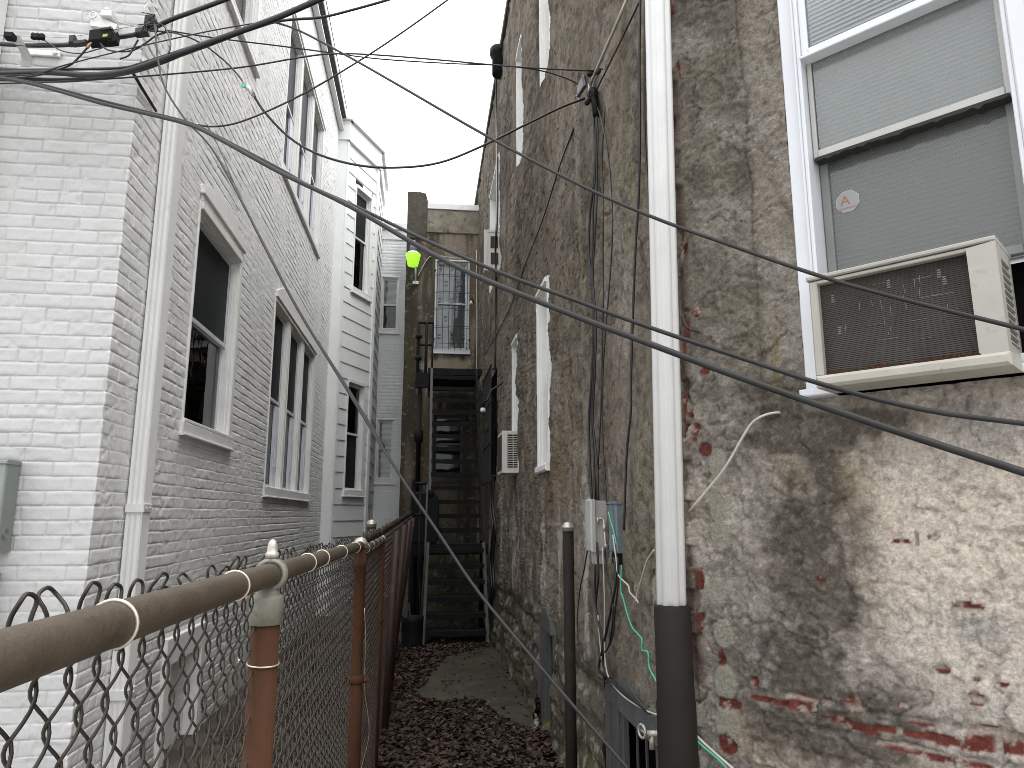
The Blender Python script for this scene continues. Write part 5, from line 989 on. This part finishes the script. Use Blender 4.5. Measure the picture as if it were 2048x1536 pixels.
for k in range(9):
    q = at_d(300+random.uniform(-14, 14), 40+random.uniform(-10, 30), 3.05); b.tube(cat([q, q+Vector((random.uniform(-.03, .03), -.02, random.uniform(-.03, .05))), q+Vector((random.uniform(-.05, .05), -.01, random.uniform(-.05, .03)))], 5), .0025, 5)
b.build('tie_tail', M['black'], t)
b = MB(); c = at_d(545, 38, 2.98); b.ring(c, Vector((.9, .0, .4)), .014, .0045, 16, 6); tag(b.build('bundle_clip', M['white']), 'white clip strapping the thick bundle where the grey cable leaves it', 'clip')
t = thing('cable_connector', at_d(497, 178, 3.02), 'metal cable connector with a small green tag hanging before the grey brick wall', 'connector')
b = MB(); a0 = at_d(486, 163, 3.03); a1 = at_d(510, 194, 3.03); b.tube([a0, a0.lerp(a1, .15), a0.lerp(a1, .16), a0.lerp(a1, .85), a0.lerp(a1, .86), a1], [.006, .006, .011, .011, .007, .007], 12); b.build('barrel', M['metal'], t)
b = MB(); c = at_d(487, 171, 3.0); b.lathe(c, [(.011, -.002), (.012, 0), (.011, .003)], 12, Vector((0, -1, .2))); b.build('tag', rough_mat('green_tag', (.03, .30, .20), (.05, .36, .25), 20, .5), t)
b = MB(); b.tube([at_d(489, 182, 3.0), at_d(500, 190, 3.0), at_d(506, 188, 3.0)], .002, 5); b.build('bail', M['galv'], t)
yf = lambda a, c, n: on_y(a, c, YF-n)
t = thing('wall_bracket', yf(40, 110, .05), 'curved white painted bracket bolted to the front brick at upper left', 'bracket')
b = MB(); pts = cat([yf(33, 72, .20), yf(40, 88, .17), yf(50, 105, .10), yf(54, 120, .04), yf(52, 134, .012)], 4)
for a, c in zip(pts, pts[1:]): b.hexa([a-Vector((.022, 0, 0)), a+Vector((.022, 0, 0)), a+Vector((.022, -.006, 0)), a-Vector((.022, .006, 0)), c-Vector((.022, 0, 0)), c+Vector((.022, 0, 0)), c+Vector((.022, -.006, 0)), c-Vector((.022, .006, 0))])
b.build('strap', M['alum'], t)
b = MB(); q = yf(112, 110, .012); b.fb(F0, q.x-.15, q.x+.022, q.z-.012, q.z+.02, .008, .02, .003); b.lathe(q+Vector((0, -.008, .004)), [(.012, 0), (.012, .008), (.004, .011)], 6, Vector((0, -1, 0))); b.build('foot', M['alum'], t)
b = MB(); q = yf(20, 73, .22); b.fb((q, Vector((1, 0, 0)), Vector((0, -1, 0))), -.02, .02, -.014, .014, -.02, .02, .004); b.build('insulator', M['iron'], t)
b = MB(); q = yf(76, 73, .15)
for dx in (-.02, 0, .02): b.lathe(q+Vector((dx, 0, -.014)), [(.012, 0), (.014, .006), (.012, .012), (.014, .018), (.01, .028)], 10)
t = tag(b.build('wire_grip', M['iron']), 'knobbly dark wire grip on the strand left of the splitter', 'clamp')
cable('strand_wire', [yf(-40, 70, .18), yf(60, 72, .16), yf(130, 74, .14), yf(190, 66, .2), yf(250, 55, .3), yf(285, 50, .36)], .0022, 'galv', 'thin steel strand above the thick black cable at upper left', GA)
t = thing('wall_anchor', yf(215, 35, .02), 'white painted anchor plate with a bolt high on the front brick', 'bracket')
b = MB(); q = yf(215, 42, .012); b.poly(F0, [(q.x-.075, q.z-.045), (q.x+.05, q.z-.06), (q.x+.06, q.z-.03), (q.x-.01, q.z+.0), (q.x-.075, q.z+.035)], .006, .03); b.fb(F0, q.x-.02, q.x+.035, q.z+.0, q.z+.035, .006, .055, .004); b.lathe(q+Vector((.005, -.03, .035)), [(.012, 0), (.012, .014), (.006, .018)], 8); b.build('plate', M['alum'], t)
b = MB(); b.ring(yf(186, 30, .04), (.2, 1, 0), .018, .004, 14, 6); b.build('eye', M['alum'], t)
cable('strand_wire', [yf(228, 40, .05), yf(250, 48, .10), yf(280, 53, .3)], .003, 'galv', 'short twisted steel strand from the white anchor plate', GA)
t = thing('angle_bracket', Vector((XL+.05, 3.85, at_d(300, 12, 3.6).z)), 'white curved angle bracket sticking out of the painted corner at the top', 'bracket')
b = MB(); pts = cat([on_x(288, 14, XL+.14), on_x(298, 5, XL+.13), on_x(311, 8, XL+.10), on_x(318, 14, XL+.06)], 4)
for a, c in zip(pts, pts[1:]): b.hexa([a-Vector((0, 0, .02)), a+Vector((.003, 0, -.02)), a+Vector((.003, 0, .0)), a, c-Vector((0, 0, .02)), c+Vector((.003, 0, -.02)), c+Vector((.003, 0, 0)), c])
b.build('strap', M['alum'], t)
# old cable on the grey side wall and the dark gap line
lx = lambda a, c, n=.018: on_x(a, c, XL+n)
cable('wall_strap', [lx(266, 146), lx(285, 178), lx(312, 222)], .008, 'gcable', 'short dark conduit running along the grey brick beside the corner downspout')
# ================================================================== ground
def sheet(name, x0, x1, y0, y1, nx, ny, hf, cf, mat):
    X, Y = np.meshgrid(np.linspace(x0, x1, nx), np.linspace(y0, y1, ny), indexing='ij'); Z = hf(X, Y)
    co = np.stack([X, Y, Z], -1).reshape(-1, 3); I, J = np.meshgrid(np.arange(nx-1), np.arange(ny-1), indexing='ij')
    q = np.stack([I*ny+J, (I+1)*ny+J, (I+1)*ny+J+1, I*ny+J+1], -1).reshape(-1, 4)
    me = bpy.data.meshes.new(name); me.from_pydata(co.tolist(), [], q.tolist()); me.polygons.foreach_set('use_smooth', np.ones(len(q), bool))
    c = cf(X, Y, Z); rgba = np.concatenate([c, np.ones(c.shape[:2]+(1,))], -1).reshape(-1, 4).astype(np.float32); at = me.color_attributes.new('Col', 'FLOAT_COLOR', 'POINT'); at.data.foreach_set('color', rgba.ravel())
    return link(name, me, mat)
def g_h(x, y): return .012*(fbm(x*3, y*3, 301, 4)-.5)+.01*(fbm(x*14, y*14, 302, 3)-.5)-.012
def g_c(x, y, z):
    c = np.zeros(x.shape+(3,)); c[:] = (.045, .033, .026); c = mixc(c, (.085, .065, .045), ss(.45, .65, fbm(x*5, y*5, 303, 4))); c = mixc(c, (.05, .055, .022), ss(.55, .7, fbm(x*2, y*2, 305, 3))*.5); return c
soil = wall_mat('damp_soil', .75, .8, 60, .5, .01, .4)
o = sheet('ground', -1.9, 2.4, 1.6, 13.8, 220, 520, g_h, g_c, soil); tag(o, kind='structure')
o = sheet('yard_ground', -60, 60, -60, 60, 3, 3, lambda x, y: x*0-.06, lambda x, y, z: np.zeros(x.shape+(3,))+np.array((.34, .33, .31)), wall_mat('yard_bounce', .85, .4, 8, .25, .01, .2)); tag(o, kind='structure')  # unseen yard, pale concrete tone put in to bounce light onto the walls
# concrete slab with a ragged edge
SL = [on_z(*p, .01) for p in ((830, 1392), (852, 1368), (880, 1330), (905, 1312), (940, 1305), (978, 1298), (992, 1300), (1020, 1340), (1050, 1390), (1082, 1450), (1060, 1462), (1030, 1447), (1000, 1432), (960, 1402), (920, 1402), (870, 1404))]
SL = cat([p for p in SL]+[SL[0]], 4)[:-1]; rr = random.Random(4); SL = [p+Vector((rr.uniform(-.012, .012), rr.uniform(-.015, .015), 0)) for p in SL]
b = MB(); k = len(SL); cen = sum(SL, Vector())/k
b.add([Vector((p.x, p.y, .022)) for p in SL]+[Vector((p.x, p.y, -.03)) for p in SL], [tuple(range(k))]+[(i, k+i, k+(i+1) % k, (i+1) % k) for i in range(k)])
conc = rough_mat('wet_concrete', (.030, .027, .018), (.062, .056, .041), 3.5, .45, .35, 45, spots=(.075, .068, .030), spot_scale=2.6, spot_at=.52)
o = b.build('concrete_path', conc); tag(o, kind='structure')
from mathutils.geometry import intersect_point_line
def inside(x, y, P):
    c = False; j = len(P)-1
    for i in range(len(P)):
        if (P[i].y > y) != (P[j].y > y) and x < (P[j].x-P[i].x)*(y-P[i].y)/(P[j].y-P[i].y)+P[i].x: c = not c
        j = i
    return c
# fallen leaves
def leaves(name, n, x0, x1, y0, y1, pile, seed, keep=lambda x, y, r: True, size=(.024, .050)):
    r = random.Random(seed); V = []; Fc = []; C = []
    pal = [(.062, .036, .025), (.045, .026, .020), (.085, .052, .034), (.034, .022, .018), (.105, .070, .046), (.072, .043, .032), (.125, .092, .066), (.052, .031, .025)]
    for _ in range(n):
        x = r.uniform(x0, x1); y = y0+(y1-y0)*r.random()**1.15
        if not keep(x, y, r): continue
        L = r.uniform(*size); W = L*r.uniform(.5, .8); a = r.uniform(0, 6.283); z = pile*r.random()+.004; tx, ty = r.uniform(-.5, .5), r.uniform(-.5, .5); cu = r.uniform(-.3, .9)
        out = [(-.5, 0), (-.32, .34), (-.05, .5), (.12, .34), (.24, .42), (.5, 0), (.24, -.42), (.12, -.34), (-.05, -.5), (-.32, -.34)]
        b0 = len(V); ca, sa = math.cos(a), math.sin(a)
        for (u, w) in [(-.5, 0), (-.15, 0), (.15, 0)]+out[1:5]+[out[5]]+out[6:]:
            lx_, ly_ = u*L, w*W; lz = cu*abs(w)*W*.9+lx_*tx+ly_*ty+abs(u)*L*.15; V.append((x+lx_*ca-ly_*sa, y+lx_*sa+ly_*ca, z+max(lz, -.004)))
        i = b0
        Fc += [(i, i+1, i+4, i+3), (i+1, i+2, i+5, i+4), (i+2, i+7, i+6, i+5), (i, i+11, i+10, i+1), (i+1, i+10, i+9, i+2), (i+2, i+9, i+8, i+7)]
        c = r.choice(pal); f = r.uniform(.45, .95); C += [(c[0]*f, c[1]*f, c[2]*f, 1)]*12
    me = bpy.data.meshes.new(name); me.from_pydata(V, [], Fc); at = me.color_attributes.new('Col', 'FLOAT_COLOR', 'POINT'); at.data.foreach_set('color', np.array(C, np.float32).ravel())
    o = link(name, me, leafm); tag(o, kind='stuff'); return o
leafm = wall_mat('dead_leaf', .62, .25, 60, .3, .003, .22)
def kp(x, y, r):
    if inside(x, y, SL): return r.random() < .05
    return True
tag(leaves('fallen_leaves', 21000, -.30, .92, 3.0, 8.9, .030, 1, kp), 'dark wet brown leaves covering the alley path', 'leaves')
tag(leaves('leaf_litter', 3600, -1.50, -.25, 2.0, 9.5, .012, 2, lambda x, y, r: fbm(np.array(x*2.), np.array(y*1.3), 9, 3) > .45), 'thin brown leaf litter on the strip behind the fence', 'leaves')
tag(leaves('stair_leaves', 900, -.10, .80, 8.5, 11.0, .04, 3), 'reddish leaves lying under the stair', 'leaves')
# mossy stones and rubble at the wall foot
for i, (px, py, r, lab) in enumerate(((1100, 1458, .055, 'mossy green stone at the foot of the right wall by the boarded opening'),)):
    c = on_z(px, py, .03); q = MB(); q.lathe((c.x, c.y, -.05), [(r, 0), (r*1.15, .04), (r*1.05, .085), (r*.7, .12), (r*.25, .135), (.002, .137)], 14); rr = random.Random(i); q.v = [(x+rr.uniform(-.010, .010), y+rr.uniform(-.010, .010), z+rr.uniform(-.006, .006)) for x, y, z in q.v]
    tag(q.build('mossy_stone', M['moss']), lab, 'stone')
# ================================================================== light
w = bpy.data.worlds.new('World'); SC.world = w; w.use_nodes = True; T = w.node_tree; bg = T.nodes['Background']
sk = T.nodes.new('ShaderNodeTexSky'); sk.sky_type = 'NISHITA'; sk.sun_disc = False; EL, AZ = math.radians(66), math.radians(112)
sk.sun_elevation = EL; sk.sun_rotation = AZ; sk.air_density = 1.0; sk.dust_density = 4.0; sk.ozone_density = 1.0
hs = T.nodes.new('ShaderNodeHueSaturation'); hs.inputs['Saturation'].default_value = .06; hs.inputs['Value'].default_value = 1.0; T.links.new(sk.outputs[0], hs.inputs['Color'])
tg = T.nodes.new('ShaderNodeTexCoord'); sx = T.nodes.new('ShaderNodeSeparateXYZ'); T.links.new(tg.outputs['Generated'], sx.inputs[0])
ce = T.nodes.new('ShaderNodeMapRange'); ce.inputs['To Min'].default_value = .42; ce.inputs['To Max'].default_value = 1.25; T.links.new(sx.outputs['Z'], ce.inputs['Value'])
cl = T.nodes.new('ShaderNodeTexNoise'); cl.inputs['Scale'].default_value = 2.2; cl.inputs['Detail'].default_value = 4; T.links.new(tg.outputs['Generated'], cl.inputs['Vector'])
cr = T.nodes.new('ShaderNodeMapRange'); cr.inputs['To Min'].default_value = .86; cr.inputs['To Max'].default_value = 1.14; T.links.new(cl.outputs['Fac'], cr.inputs['Value'])
cm = T.nodes.new('ShaderNodeMath'); cm.operation = 'MULTIPLY'; T.links.new(ce.outputs[0], cm.inputs[0]); T.links.new(cr.outputs[0], cm.inputs[1])
cv = T.nodes.new('ShaderNodeVectorMath'); cv.operation = 'SCALE'; cv.inputs[0].default_value = OVERCAST[:3]; T.links.new(cm.outputs[0], cv.inputs['Scale'])
mx = T.nodes.new('ShaderNodeMix'); mx.data_type = 'RGBA'; mx.inputs[0].default_value = OVERCAST_MIX; T.links.new(hs.outputs[0], mx.inputs[6]); T.links.new(cv.outputs[0], mx.inputs[7]); T.links.new(mx.outputs[2], bg.inputs[0]); bg.inputs[1].default_value = SKY_STRENGTH
su = bpy.data.lights.new('sun', 'SUN'); su.energy = SUN; su.angle = math.radians(55); su.color = (1, .97, .93); so = bpy.data.objects.new('sun', su); COL.objects.link(so)
d = Vector((math.sin(AZ)*math.cos(EL), math.cos(AZ)*math.cos(EL), math.sin(EL))); so.rotation_euler = d.to_track_quat('Z', 'Y').to_euler()
# ================================================================== camera
cd = bpy.data.cameras.new('camera'); cam = bpy.data.objects.new('camera', cd); COL.objects.link(cam); cam.location = CAM
cam.matrix_world = Matrix((RGT, UPV, -FWD)).transposed().to_4x4(); cam.location = CAM
cd.sensor_fit = 'HORIZONTAL'; cd.sensor_width = 36; cd.lens = 36*FPX/2048; cd.clip_start = .02; cd.clip_end = 500; SC.camera = cam
vs_ = SC.view_settings; SC.display_settings.display_device = 'sRGB'; vs_.view_transform = 'Standard'; vs_.look = 'None'; vs_.exposure = EXPOSURE; vs_.gamma = 1
SC.cycles.use_denoising = True; SC.cycles.denoising_prefilter = 'ACCURATE'; SC.cycles.filter_width = .9; SC.cycles.sample_clamp_indirect = 4
SC.cycles.max_bounces = 10; SC.cycles.diffuse_bounces = 6; SC.cycles.transparent_max_bounces = 16
